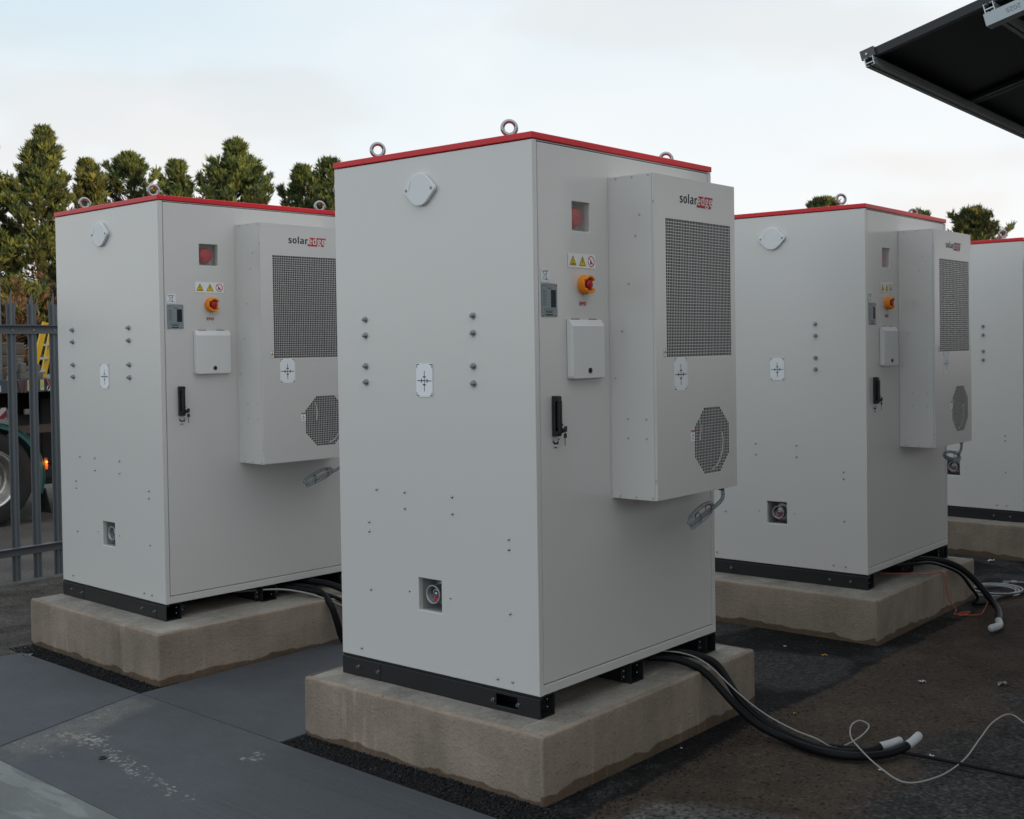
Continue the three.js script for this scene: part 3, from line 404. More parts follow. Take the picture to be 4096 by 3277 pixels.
function cabinet(label, pos, yaw, o) {
  const g = grp('battery_cabinet', label, 'battery cabinet', 'grey outdoor battery cabinets with red roofs'); g.position.set(...pos); g.rotation.y = Math.PI / 4 + yaw;
  const base = part(g, 'plinth', o.open ? G.plinthOpen : G.plinthClosed, blackSteel, 'black steel plinth');
  for (const [u, y] of [[.9987, .0429], [.8769, .0406], [.2315, .0393], [.1047, .0406]]) part(base, 'bolt', G.plinthBolt, steel).position.set(-.001, y, -u);
  for (const q of G.plinthDoorBolts) part(base, 'bolt_head', q, steel);
  part(g, 'roof_cap', G.cap, redPaint, 'red roof edge');
  part(g, 'shell', G.back, paint);
  const fr = part(g, 'door_frame', G.frame, paint);
  const sd = part(g, 'side_panel', G.side, paint);
  const vt = part(sd, 'vent_cover', G.vent, whitePl); part(sd, 'vent_cover_disc', G.ventDisc, whitePl); for (const q of G.ventScrew) part(sd, 'vent_screw', q, steel); for (const q of G.ventSlot) part(sd, 'screw_socket', q, blackPl);
  for (const u of [.9210, .3090]) for (const y of [1.5240, 1.4565, 1.3277, 1.2600]) part(sd, 'bolt', G.bolt, steel).position.set(0, y, -u);
  for (const [u, y] of [[.868, .811], [.7018, .811], [.7018, .744], [.4342, .810], [.4342, .743], [.9172, .6707], [.9172, .631], [.1404, .6688], [.1404, .630], [.9131, .385], [.1387, .384], [.9768, .126], [.2073, .1235], [.1323, .1235]]) part(sd, 'rivet', G.rivet, steel).position.set(0, y, -u);
  for (const [u, y] of [[.6814, .4035], [.4509, .4030]]) part(sd, 'screw_hole', G.rivetHole, blackPl).position.set(-.0003, y, -u);
  const ts = part(sd, 'target_sticker', G.target, stTarget, 'white sticker with black crosshair'); ts.position.set(0, (o.ty ?? 1.2718), -(o.tu ?? .5762)); ts.rotation.x = o.tr ?? .01;
  part(g, 'valve_recess', G.recess, inner); const vl = part(g, 'valve', G.valve, galv, 'galvanised pipe coupling in a square opening'); part(vl, 'plug', G.valvePlug, steel); part(vl, 'tag', G.valveTag, inkRed);
  // door and its furniture
  const d = part(g, 'door', G.door, paint);
  part(d, 'beacon_recess', G.beaconBox, inner); part(d, 'beacon', G.beacon, beaconRed, 'round red warning beacon behind a pane'); part(d, 'window_pane', G.pane, glass);
  part(d, 'warning_sticker', G.warn, stWarn); part(d, 'bin_sticker', G.bin, stBin); const pl = part(d, 'nameplate', G.plate, stPlate); for (const q of G.plateScrew) part(d, 'nameplate_screw', q, steel);
  part(d, 'emergency_stop_guard', G.shroud, orangePl, 'orange guard of the emergency stop'); part(d, 'emergency_stop_button', G.button, redPl); part(d, 'emergency_lettering', G.epo, inkRed);
  part(d, 'lock_box', G.lockBox, paintBox); for (const q of G.lockHinge) part(d, 'lock_box_hinge', q, blackPl); part(d, 'lock', G.lockCam, blackPl); part(d, 'lock_lettering', G.lockInk, ink);
  part(d, 'handle_plate', G.handleBase, blackPl); part(d, 'handle', G.handleLever, blackPl); for (const q of G.keys) part(d, 'key_head', q, blackPl); part(d, 'key_blade', G.keyBlade, steel); part(d, 'handle_lettering', G.open, ink);
  // air conditioner
  const ac = part(g, 'air_conditioner', G.acBody, paint, 'air conditioner hung on the door'); ac.position.x = o.acx ?? 0;
  part(ac, 'front_cover', G.acFront, paint); part(ac, 'intake_grille', G.grille, paint); part(ac, 'fan_grille', G.fanGrille, paint); part(ac, 'condenser_coil', G.coil, alFin); part(ac, 'fan', G.fan, darkIn); part(ac, 'liner', G.liner, blackPl); for (const q of G.fanRim) part(ac, 'hose_inside', q, whitePl);
  part(ac, 'dark_lettering', G.logoDark, ink); part(ac, 'red_emblem', G.logoRed, inkRed); part(ac, 'pale_lettering', G.logoPale, inkPale);
  part(ac, 'caution_sticker', G.smallTri, stSmallTri); part(ac, 'fan_sticker', G.fanLabel, stFan);
  const t2 = part(ac, 'target_sticker', G.target, stTarget); t2.rotation.set(0, Math.PI / 2, 0); t2.position.set(o.tx2 ?? .6655, o.ty2 ?? 1.2825, HD); t2.scale.set(1, .99, 1.06);
  for (const [u, y] of [[.0323, 2.0656], [.1097, 2.0656], [.1874, 2.0656], [.1451, 1.9148], [.1241, 1.8324], [.0900, 1.6454], [.0546, 1.4571], [.0197, 1.2683], [.0779, 1.106], [.1667, 1.1063], [.0786, 1.0292], [.1665, 1.0292], [.2096, 1.9626], [.0370, .7947], [.1141, .7949], [.1926, .7952], [.2096, .8644]]) part(ac, 'rivet', G.sideRivet, galv).position.set(HV0 - .0006, y, u);
  part(ac, 'drain_nozzle', G.nozzle, blackPl); part(ac, 'drain_hose', o.loop ? G.hoseLoop : G.hose, hoseMat, 'clear corrugated drain hose'); for (const q of o.loop ? G.tiesLoop : G.ties) part(ac, 'hose_tie', q, blackPl);
  for (const [v, u, q] of [[.088, .182, 0], [.088, WL - .182, 1], [WR - .088, .182, 2], [WR - .088, WL - .182, 3]]) { const e = part(g, 'lifting_eye', G.eye, steel); e.position.set(v, HT - .001, -u); e.rotation.y = (o.eye ?? -.78) + [0, .12, -.1, .2][q]; }
  return g;
}
const GR = .2573;
const CAB = {
  A: { pos: [0, GR, 0], yaw: 0 }, B: { pos: [-1.7485, GR + .005, -1.854], yaw: -.0415 }, C: { pos: [2.097, GR - .0195, -2.1455], yaw: .0116 }, D: { pos: [4.205, GR - .0235, -4.385], yaw: -.05 },
};
const place = (g, c) => { g.position.set(...c.pos); g.rotation.y = Math.PI / 4 + c.yaw; return g; };
// pad outlines in each cabinet's frame: x from -pv0 to WR+pv1, z from -(WL+pu1) to pu0
place(pad('large concrete pad carrying the nearest cabinet in the centre', -.1392, WR + .136, -(WL + .0949), .1244, .2573, 0), CAB.A);
place(pad('concrete pad carrying the left cabinet beside the palisade fence', -.1737, WR + .15, -(WL + .0528), .2147, .2700, 2.3), CAB.B);
place(pad('concrete pad carrying the right cabinet with the orange wire hanging over', -.2044, WR + .0848, -(WL + .15), .142, .2551, 4.1), CAB.C);
place(pad('concrete pad of the rearmost cabinet cut off by the right edge', -.17, WR + .12, -(WL + .12), .15, .262, 5.2), CAB.D);
cabinet('nearest grey battery cabinet in the centre, open slot in its plinth', CAB.A.pos, CAB.A.yaw, { open: true });
cabinet('left grey battery cabinet in front of the palisade fence', CAB.B.pos, CAB.B.yaw, { tu: .5730, ty: 1.2655, acx: -.014, tx2: .6510, ty2: 1.281, eye: -.35 });
cabinet('right grey battery cabinet, with a looped drain hose, behind the nearest one', CAB.C.pos, CAB.C.yaw, { loop: true, tu: .5535, ty: 1.2610, tr: -.015, tx2: .6670, ty2: 1.2805, eye: -.78 });
cabinet('rearmost grey battery cabinet cut off by the right edge of the photo', CAB.D.pos, CAB.D.yaw, { eye: -.9, acx: .006 });

// ------------------------------------------------------------------ cables (points in the owner's cabinet frame: [v, y above pad top, out of the door])
const inCab = (c, pts) => { const m = new THREE.Matrix4().makeRotationY(Math.PI / 4 + c.yaw).setPosition(...c.pos); return pts.map((p) => new THREE.Vector3(...p).applyMatrix4(m)); };
function single(name, geos, m, label, category, group) { const o = part(scene, name, geos, m); scene.remove(o); return top(o, name, label, category, group); }
{ // nearest cabinet
  const r = .0165;
  const cA = [...inCab(CAB.A, [[.80, .045, -.28], [.845, .048, -.10], [.90, .045, .0], [.925, .028, .08], [.955, -.012, .145]]), new THREE.Vector3(.868, .145, -.488), new THREE.Vector3(.955, .065, -.442), new THREE.Vector3(1.055, .021, -.375), new THREE.Vector3(1.125, .017, -.255), new THREE.Vector3(1.205, .017, -.168), new THREE.Vector3(1.315, .018, -.135), new THREE.Vector3(1.43, .020, -.160), new THREE.Vector3(1.508, .032, -.20)];
  const cB = [...inCab(CAB.A, [[.86, .050, -.28], [.925, .056, -.10], [.985, .052, -.02], [1.035, .035, .06], [1.055, .0, .14]]), new THREE.Vector3(.905, .150, -.525), new THREE.Vector3(.985, .07, -.478), new THREE.Vector3(1.082, .022, -.40), new THREE.Vector3(1.152, .017, -.275), new THREE.Vector3(1.23, .018, -.196), new THREE.Vector3(1.335, .021, -.180), new THREE.Vector3(1.40, .026, -.213)];
  const g1 = grp('power_cable', 'thick black cable end with a white taped tip, in front of its twin', 'cable', 'thick cables from the nearest cabinet'); part(g1, 'sheath', tube(cA, r, 120, 14), cableBlk);
  part(g1, 'tape', [tube([[1.505, .0315, -.199], [1.535, .042, -.214], [1.566, .056, -.232]], r * 1.06, 16, 14), new THREE.SphereGeometry(r * 1.06, 14, 8).scale(1, 1, .5).rotateY(-.9).translate(1.566, .056, -.232)], tapeWht, 'white insulating tape');
  const g2 = grp('power_cable', 'thick black cable lying behind its twin, long white taped tip', 'cable', 'thick cables from the nearest cabinet'); part(g2, 'sheath', tube(cB, r, 120, 14), cableBlk);
  part(g2, 'tape', [tube([[1.396, .026, -.212], [1.445, .030, -.226], [1.492, .034, -.247]], r * 1.05, 16, 14), new THREE.SphereGeometry(r * 1.05, 14, 8).scale(1, 1, .4).rotateY(-.9).translate(1.492, .034, -.247)], tapeWht, 'white insulating tape');
  const cW = [...inCab(CAB.A, [[.84, .062, -.2], [.89, .070, -.06], [.94, .064, .03], [.985, .026, .12]]), new THREE.Vector3(.90, .175, -.500), new THREE.Vector3(1.00, .098, -.455), new THREE.Vector3(1.10, .052, -.38), new THREE.Vector3(1.16, .042, -.30), new THREE.Vector3(1.239, .006, -.283), new THREE.Vector3(1.37, .008, -.38), new THREE.Vector3(1.462, .014, -.50), new THREE.Vector3(1.450, .018, -.57), new THREE.Vector3(1.385, .022, -.50), new THREE.Vector3(1.318, .035, -.33), new THREE.Vector3(1.285, .050, -.17), new THREE.Vector3(1.30, .03, .0), new THREE.Vector3(1.359, .006, .122), new THREE.Vector3(1.508, .005, .079), new THREE.Vector3(1.684, .005, -.081), new THREE.Vector3(1.85, .02, -.28), new THREE.Vector3(1.97, .04, -.41), new THREE.Vector3(2.09, .04, -.50), new THREE.Vector3(2.12, .02, -.42), new THREE.Vector3(2.13, .004, -.30)];
  single('data_cable', tube(cW, .0030, 260, 8), cableWht, 'thin white cable looping over the dark tarmac at the lower right', 'cable');
  single('thin_cable', tube([[1.06, .010, -.41], [1.175, .010, -.325], [1.33, .008, -.25], [1.492, .008, -.174], [1.66, .006, -.03], [1.82, .006, .126], [2.1, .0, .36]], .0075, 60, 8), cableBlk, 'thin black cable lying straight towards the lower right edge', 'cable');
}
{ // left cabinet, behind the nearest one
  const gl = 'cables from the left cabinet';
  single('power_cable', tube(inCab(CAB.B, [[.74, .045, -.3], [.80, .055, -.1], [.865, .045, .05], [.885, .022, .16], [.885, -.030, .238], [.905, -.12, .262], [.930, -.21, .270], [.96, -.250, .30], [1.1, -.25, .4]]), .019, 80, 12), cableBlk, 'black cable dropping straight down the left cabinet pad', 'cable', gl);
  single('power_cable', tube(inCab(CAB.B, [[.83, .05, -.3], [.90, .066, -.1], [.955, .062, .06], [1.0, .042, .14], [1.04, -.005, .225], [1.075, -.12, .26], [1.11, -.23, .28], [1.2, -.25, .35]]), .019, 80, 12), cableBlk, 'black cable arching highest out from under the left cabinet', 'cable', gl);
  single('power_cable', tube(inCab(CAB.B, [[.70, .04, -.3], [.76, .055, -.05], [.83, .042, .10], [.89, .022, .17], [.985, -.03, .235], [1.09, -.13, .265], [1.16, -.24, .30]]), .011, 80, 12), cableBlk, 'thinner black cable slanting across the left cabinet pad', 'cable', gl);
  single('data_cable', tube(inCab(CAB.B, [[.55, .04, -.2], [.64, .074, .06], [.745, .054, .14], [.850, .012, .19], [.955, -.045, .240], [1.08, -.13, .26], [1.18, -.24, .30]]), .0045, 80, 8), cableWht, 'thin white cable slanting out from under the left cabinet', 'cable');
}
{ // right cabinet
  const P = (...a) => new THREE.Vector3(...a);
  const g1 = grp('power_cable', 'thick black cable with bent white tip below the right cabinet', 'cable'); const c = [...inCab(CAB.C, [[.60, .055, -.35], [.70, .065, -.12], [.82, .060, .02], [.93, .036, .10], [.99, .002, .165], [1.03, -.052, .225], [1.055, -.118, .28], [1.060, -.180, .33], [1.015, -.220, .385], [.87, -.226, .45]]), P(2.937, .006, -2.275)];
  part(g1, 'sheath', tube(c, .0200, 130, 14), cableBlk);
  part(g1, 'tape', [tube([P(2.937, .006, -2.28), P(2.895, .008, -2.185), P(2.85, .012, -2.125), P(2.80, .014, -2.085)],   .0210, 20, 14), new THREE.SphereGeometry(  .0210, 14, 8).translate(2.797, .014, -2.083)], tapeWht, 'white tape wrapped round the end');
  single('thin_cable', tube([...inCab(CAB.C, [[.40, .05, -.25], [.46, .085, .05], [.62, .080, .12], [.80, .030, .16], [.93, -.03, .2], [1.02, -.12, .23], [1.10, -.20, .25]]), P(3.02, -.004, -2.78), P(3.14, -.006, -2.80), P(3.25, -.008, -2.92), P(3.42, -.01, -3.02), P(3.72, -.012, -3.22), P(4.3, -.014, -3.5)], .010, 120, 10), cableBlk, 'thinner black cable running from the right cabinet to the right edge', 'cable');
  single('orange_wire', tube([...inCab(CAB.C, [[.42, .02, -.1], [.50, .03, .08], [.62, .012, .11], [.74, .006, .135], [.775, -.015, .158], [.785, -.09, .165], [.825, -.18, .17], [.905, -.245, .18]]), P(2.79, -.012, -2.545), P(2.865, -.006, -2.58), P(2.90, -.004, -2.57), P(2.86, -.008, -2.54), P(2.80, -.01, -2.52), P(2.86, -.012, -2.525), P(2.945, -.012, -2.53), P(3.02, .0, -2.62), P(3.085, .032, -2.70), P(3.17, .0, -2.85), P(3.235, -.004, -2.95), P(3.22, -.012, -2.87)], .0032, 200, 6), wireRed, 'thin orange wire hanging over the right cabinet pad', 'wire');
  const coil = []; for (let k = 0; k <= 90; k++) { const a = k / 90 * 6.283 * 4.3 + 2.4, w = 1 + .10 * Math.sin(a * .31) + .06 * Math.sin(a * .73 + 1); coil.push(P(3.355 + Math.cos(a) * .155 * w - Math.sin(a) * .02, -.020 + .004 + (k / 90) * .028, -3.155 + Math.sin(a) * .155 * w)); }
  coil.push(P(3.42, -.01, -3.32), P(3.50, -.012, -3.38), P(3.573, -.012, -3.40)); single('cable_coil', tube(coil, .0045, 420, 6), mat([.40, .41, .42], { roughness: .5 }), 'coil of thin grey cable on the tarmac by the right pad', 'cable');
  const rod = grp('wire_lead', 'stiff pale lead pointing left on the tarmac at the right edge', 'cable'); part(rod, 'lead', tube([P(3.565, -.015, -3.46), P(3.63, -.012, -3.42), P(3.85, -.018, -3.36), P(4.1, -.02, -3.28)], .005, 20, 8), cableWht); part(rod, 'tape', tube([P(3.61, -.013, -3.431), P(3.64, -.012, -3.417)], .009, 6, 8), tapeWht);
}
// litter
const scrap = (p, s, label, m, sd) => { const q = seed; seed = sd; const g = new THREE.PlaneGeometry(s, s * .75, 6, 5).rotateX(-Math.PI / 2), a = g.attributes.position; for (let i = 0; i < a.count; i++) a.setXYZ(i, a.getX(i) * rr(.7, 1.15), s * .06 + rnd() * s * .32, a.getZ(i) * rr(.7, 1.15)); g.computeVertexNormals(); const o = single('paper_scrap', g.rotateY(rnd() * 6), m, label, 'litter', 'litter on the tarmac'); o.position.set(p[0], gy(p[0]) + .001, p[1]); seed = q; };
const paper = mat([.62, .63, .63], { roughness: .8 }), yellowBit = mat([.5, .33, .03], { roughness: .6 });
scrap([1.998, -1.194], .035, 'crumpled white paper scrap on the brown tarmac strip', paper, 1); scrap([2.364, -1.108], .05, 'flat greyish paper scrap near the right edge', mat([.25, .25, .24], { roughness: .8 }), 2); scrap([1.593, -.173], .026, 'white scrap beside the white taped cable ends', paper, 3); scrap([1.334, -.043], .02, 'tiny white scrap inside the white cable loop', paper, 4); scrap([3.878, -4.259], .05, 'white rag at the foot of the rearmost pad', paper, 5); scrap([1.697, -1.738], .028, 'yellow plastic scrap on black tarmac between the pads', yellowBit, 6); scrap([1.227, -.779], .018, 'small yellow scrap at the edge of the brown strip', yellowBit, 7); scrap([1.55, -1.95], .016, 'small white chip on black tarmac below the right pad', paper, 8); scrap([.62, -.38], .014, 'white chip against the nearest pad on the right side', paper, 9); scrap([-2.58, -2.28], .05, 'pale stone chip by the left pad corner', mat([.25, .23, .21], { roughness: .9 }), 10);
single('rubber_ring', new THREE.TorusGeometry(.0135, .003, 8, 28).rotateX(Math.PI / 2).translate(-1.732, .017, -.522), blackPl, 'small black rubber ring on the walkway slab', 'ring');
{ // loose black chippings in the trenches
  const st = new THREE.IcosahedronGeometry(1, 0), N = 13000, im = new THREE.InstancedMesh(st, mat([.016, .016, .017], { roughness: .7, specularIntensity: .4 }), N), m = new THREE.Matrix4(), qn = new THREE.Quaternion(), c = new THREE.Color(); let k = 0;
  const put = (u, v, s) => { const p = uv2w(u, v); qn.setFromEuler(new THREE.Euler(rnd() * 6, rnd() * 6, rnd() * 6)); m.compose(new THREE.Vector3(p.x, gy(p.x) + s * rr(.1, .7), p.z), qn, new THREE.Vector3(s * rr(.7, 1.3), s * rr(.6, 1), s * rr(.7, 1.3))); im.setMatrixAt(k, m); const b = rr(.4, 1.5) * (rnd() > .96 ? 3 : 1); c.setRGB(b, b, b); im.setColorAt(k, c); k++; };
  while (k < 8200) { const u = rr(-.9, 1.185), v = rr(L1(u) + .002, -.138); put(u, v, rr(.0018, .0056)); }
  while (k < 12000) { const u = rr(2.29, 3.7), v = L1(u) + .004 + rnd() * .24; put(u, v, rr(.0018, .0056)); }
  while (k < N) { const v = rr(-.3, 1.5), u = -.13 - Math.pow(rnd(), 1.6) * .22; put(u, v, rr(.0015, .0045)); }
  top(im, 'gravel', 'loose black chippings along the pads and walkway slabs', 'gravel', null, 'stuff'); im.castShadow = im.receiveShadow = true;
}

// ------------------------------------------------------------------ palisade fence
{
  const f = grp('palisade_fence', 'grey steel palisade fence with pointed pales at the left', 'fence'); f.position.set(-3.284, 0, -4.286); f.rotation.y = Math.atan2(.743, .669);
  const fm = mat([.135, .150, .165], { roughness: .45, metalness: .2 });
  const xs = [-.0335, -.0300, -.0215, -.0130, -.0075, 0, .0075, .0130, .0215, .0300, .0335], zs = [.010, .012, .004, .002, .014, .016, .014, .002, .004, .012, .010], tp = [2.020, 2.046, 2.000, 2.010, 2.058, 2.098, 2.058, 2.010, 2.000, 2.046, 2.020], T = .003;
  const pos = [], idx = [], n = xs.length, rows = (k) => [[.045, 0], [1.93, 0], [tp[k], k < 3 ? -.011 : k > n - 4 ? .011 : 0]];
  for (const off of [0, -T]) for (let k = 0; k < n; k++) for (const [y, dx] of rows(k)) pos.push(xs[k] + dx, y, zs[k] + off + (Math.abs(dx) ? .004 : 0));
  for (const [o, fl] of [[0, 0], [n * 3, 1]]) for (let k = 0; k < n - 1; k++) for (let r = 0; r < 2; r++) { const a = o + k * 3 + r, b = a + 3; if (fl) idx.push(a, a + 1, b, b, a + 1, b + 1); else idx.push(a, b, a + 1, b, b + 1, a + 1); }
  for (let k = 0; k < n - 1; k++) { const a = k * 3 + 2, b = a + 3, c = a + n * 3; idx.push(a, b, c, b, c + 3, c); } for (const k of [0, n - 1]) for (let r = 0; r < 2; r++) { const a = k * 3 + r, c = a + n * 3; idx.push(a, a + 1, c, c, a + 1, c + 1); }
  let pg = new THREE.BufferGeometry(); pg.setAttribute('position', new THREE.Float32BufferAttribute(pos, 3)); pg.setIndex(idx); pg = pg.toNonIndexed(); pg.computeVertexNormals(); pg.setAttribute('uv', new THREE.Float32BufferAttribute(new Float32Array(pg.attributes.position.count * 2), 2));
  const bg = mg([dome(.009, .006), cyl(.004, .004, .006, 8).rotateX(Math.PI / 2)]);
  for (let k = -9; k <= 18; k++) { const p = part(f, 'pale', pg, fm); p.position.set(k * .1625, 0, -.004); p.rotation.y = (hash(k + 50, 1, 3) - .5) * .05; p.rotation.z = (hash(k + 50, 2, 3) - .5) * .004; part(f, 'bolt', bg, galv).position.set(k * .1625, 1.822, .0215); }
  for (const y of [1.795, .225]) part(f, 'rail', [box(-1.6, 3.05, y, y + .062, .0152, .0205), box(-1.6, 3.05, y + .057, y + .0625, .0207, .062, .001)], fm);
  for (const x of [-1.15, 1.60]) part(f, 'post', [box(x - .025, x + .025, -.1, 2.05, -.075, -.012, .003)], fm);
}

// ------------------------------------------------------------------ lorry behind the fence
{
  const t = grp('flatbed_lorry', 'flatbed lorry with teal mudguard behind the palisade fence', 'lorry'); t.position.copy(uv2w(8.30, 2.0)); t.rotation.y = Math.PI / 4;
  const navy = mat([.055, .068, .085], { roughness: .5 }), black = mat([.010, .010, .011], { roughness: .6 }), teal = mat([.035, .115, .105], { roughness: .35 }), rub = mat([.018, .0175, .017], { roughness: .85 }), alu = mat([.62, .60, .57], { roughness: .3, metalness: 1 }), rust = mat([.075, .055, .042], { roughness: .8 });
  part(t, 'deck', [box(-3.2, 2.6, 1.275, 1.400, -.03, .02, .004), box(-3.2, 2.6, 1.275, 1.40, -2.4, -2.35, .004), box(-3.2, 2.6, 1.36, 1.395, -2.35, -.03)], navy, 'blue-grey deck edge');
  part(t, 'chassis', [box(-3.2, 2.5, 1.02, 1.26, -1.0, -.8), box(-3.2, 2.5, 1.02, 1.26, -1.7, -1.5), ...[-2.6, -1.8, -1, -.2, .7, 1.5, 2.3].map((x) => box(x, x + .09, 1.2, 1.275, -2.35, -.05)), box(-.9, .9, .40, .52, -2.1, -.3)], black);
  part(t, 'underrun_beam', box(-3, 2.5, .865, .945, -.20, -.12, .005), rust); part(t, 'tool_box', box(.78, 2.4, .30, 1.20, -1.2, -.55, .02), black);
  const wheel = (x, z, near) => { const w = part(t, 'wheel', [new THREE.LatheGeometry([[.275, -.13], [.34, -.145], [.43, -.135], [.455, -.10], [.460, -.05], [.460, .05], [.455, .10], [.43, .135], [.34, .145], [.275, .13]].map(([r, y]) => new THREE.Vector2(r, y)), 56).rotateX(Math.PI / 2)], rub); w.position.set(x, .46, z); part(w, 'rim', [new THREE.LatheGeometry([[.05, .04], [.12, .05], [.20, -.02], [.245, .0], [.250, .10], [.268, .128], [.284, .136], [.287, .126], [.275, .10]].map(([r, y]) => new THREE.Vector2(r, y)), 56).rotateX(Math.PI / 2), ...Array.from({ length: 10 }, (_, k) => cyl(.013, .013, .03, 6).rotateX(Math.PI / 2).translate(Math.cos(k * .628) * .15, Math.sin(k * .628) * .15, .04)), cyl(.07, .08, .08, 20).rotateX(Math.PI / 2).translate(0, 0, .06)], alu, 'polished rim'); return w; };
  for (const x of [-.035, -1.15]) { wheel(x, -.14, 1); wheel(x, -2.24, 0); }
  const arc = (x) => { const s = new THREE.Shape(), R = .545, r = .515; s.absarc(0, 0, R, -.34, Math.PI * .82); s.absarc(0, 0, r, Math.PI * .82, -.34, true); s.closePath(); return mg([ext(s, .30, .006, 2, 40).translate(x, .46, -.29), ext((() => { const q = new THREE.Shape(); q.absarc(0, 0, .545, -.34, Math.PI * .82); q.absarc(0, 0, .49, Math.PI * .82, -.34, true); q.closePath(); return q; })(), .008, 0, 1, 40).translate(x, .46, .008)]); };
  part(t, 'mudguard', arc(-.035), teal, 'teal plastic mudguard'); part(t, 'mudguard', arc(-1.15), teal);
  part(t, 'mudflap', [bar([.50, .33, -.1], [.56, .08, -.1], .26, .010)], rub);
  const lamp = part(t, 'marker_lamp', box(.510, .548, .500, .628, -.03, .0, .006), mat([.02, .02, .02], { roughness: .5 })); part(lamp, 'lamp_lens', box(.516, .543, .508, .560, .0, .010, .004), mat([.62, .13, .02], { roughness: .3 })); part(lamp, 'lit_lens', new THREE.SphereGeometry(.0155, 14, 10).scale(1, 1.1, .6).translate(.5295, .583, .004), mat([.7, .1, .02], { roughness: .3, emissive: new THREE.Color().setRGB(1, .16, .03), emissiveIntensity: 1.6 }), 'lit orange side marker');
  const pl = new THREE.PointLight(new THREE.Color().setRGB(1, .22, .05), .06, 3); pl.position.set(.5295, .583, .03); pl.castShadow = true; t.add(pl);
  part(t, 'stake_post', box(.075, .125, 1.401, 2.69, -.09, -.02, .006), mat([.17, .19, .205], { roughness: .5, metalness: .3 })); part(t, 'stake_post', box(-2.4, -2.35, 1.401, 2.69, -.09, -.02, .006), mat([.17, .19, .205], { roughness: .5, metalness: .3 }));
  const yl = mat(null, { roughness: .6, map: canvasTex(64, 200, (x, w, h) => { x.fillStyle = '#cfc884'; x.fillRect(0, 0, w, h); x.fillStyle = '#8b8a5c'; for (let k = 0; k < 9; k++) x.fillRect(8, 14 + k * 20, 30 + (k * 23) % 20, 5); x.strokeStyle = '#7a4a3a'; x.lineWidth = 4; x.beginPath(); x.arc(40, 120, 16, 0, 7); x.stroke(); }) });
  for (const x of [.348, .478]) part(t, 'yellow_label', box(x, x + .038, 1.292, 1.394, .0205, .0215), yl); part(t, 'white_label', box(.055, .085, 1.29, 1.35, .0205, .0215), tapeWht);
  const strapM = mat([.33, .085, .045], { roughness: .75 }), strapO = mat([.72, .16, .07], { roughness: .7 });
  part(t, 'strap', [bar([.34, 1.40, .026], [.315, 1.272, .026], .028, .003), bar([.245, 1.40, .026], [.285, 1.272, .026], .026, .003), bar([.09, 1.51, .03], [.185, 1.43, .03], .022, .004)], strapM, 'faded red load strap');
  part(t, 'strap', [bar([.535, 1.415, .03], [.560, 1.330, .034], .034, .005)], strapO, 'orange ratchet strap'); part(t, 'strap_hook', [tube([[.550, 1.332, .036], [.538, 1.30, .036], [.552, 1.283, .036], [.570, 1.305, .036], [.572, 1.33, .036]], .005, 20, 6)], alu);
  const rw = mat(null, { roughness: .5, map: canvasTex(256, 64, (x, w, h) => { x.fillStyle = '#b9b6b0'; x.fillRect(0, 0, w, h); x.fillStyle = '#7e1c30'; for (let k = -1; k < 5; k++) { x.beginPath(); x.moveTo(k * 70, h); x.lineTo(k * 70 + 36, h); x.lineTo(k * 70 + 96, 0); x.lineTo(k * 70 + 60, 0); x.fill(); } }) });
  part(t, 'hazard_board', box(-.35, .17, 1.025, 1.135, -.07, -.06), rw, 'red and white hazard board'); part(t, 'fittings', [cyl(.045, .045, .10, 16).translate(.215, 1.07, -.08), box(.36, .42, 1.055, 1.11, -.1, -.07, .01)], mat([.18, .18, .18], { roughness: .5 }));
  finish(t);
  // load on the deck
  const stone = dataTex(256, 256, (i, j) => { const a = fbm(i / 32, j / 32, 5, 201, 8, 8), b = vn(i / 2, j / 2, 4), v = .12 * (.55 + .8 * a) + (b - .5) * .03; return [v * 1.22, v * .95, v * .76]; }), sM = mat(null, { map: stone, roughness: .9, bumpMap: stone, bumpScale: .006 });
  const stone2 = dataTex(256, 256, (i, j) => { const a = fbm(i / 32, j / 32, 5, 211, 8, 8), b = vn(i / 2, j / 2, 4), v = .15 * (.55 + .8 * a) + (b - .5) * .03; return [v * 1.08, v, v * .9]; }), sM2 = mat(null, { map: stone2, roughness: .9, bumpMap: stone2, bumpScale: .006 });
  const blk = (x0, x1, y0, y1, z0, z1, m, label, cat = 'timber') => { const o = single(cat === 'timber' ? 'timber_sleeper' : 'stone_block', box(x0, x1, y0, y1, z0, z1, .012), m, label, cat, cat === 'timber' ? 'sleepers stacked on the lorry' : 'stones stacked on the lorry'); o.position.copy(t.position); o.rotation.y = t.rotation.y; };
  blk(-1.2, .40, 1.640, 1.758, -.40, -.12, sM, 'topmost brown sleeper of the load on the lorry'); blk(-1.2, .385, 1.525, 1.637, -.42, -.10, sM, 'second brown sleeper from the top on the lorry'); blk(-1.2, .20, 1.402, 1.520, -.42, -.08, sM, 'lowest dark sleeper of the load on the lorry');
  blk(.265, .330, 1.475, 1.605, -.09, -.02, sM2, 'small upright grey stone against the sleepers', 'stone'); blk(.285, .345, 1.462, 1.560, -.019, .018, sM2, 'round-edged grey stone in front of the sleepers', 'stone'); blk(.285, .420, 1.402, 1.480, -.10, .015, sM2, 'flat brown stone at the deck edge', 'stone'); blk(.345, .43, 1.485, 1.522, -.2, -.02, sM, 'thin brown stone on the flat stone', 'stone'); blk(.47, .54, 1.402, 1.47, -.16, -.03, sM2, 'grey stone by the yellow ladder', 'stone'); blk(.475, .53, 1.472, 1.545, -.15, -.06, sM2, 'grey stone stacked beside the yellow ladder', 'stone');
  const ld = grp('step_ladder', 'yellow step ladder with grey rungs on the lorry deck', 'ladder'); ld.position.copy(t.position); ld.rotation.y = t.rotation.y;
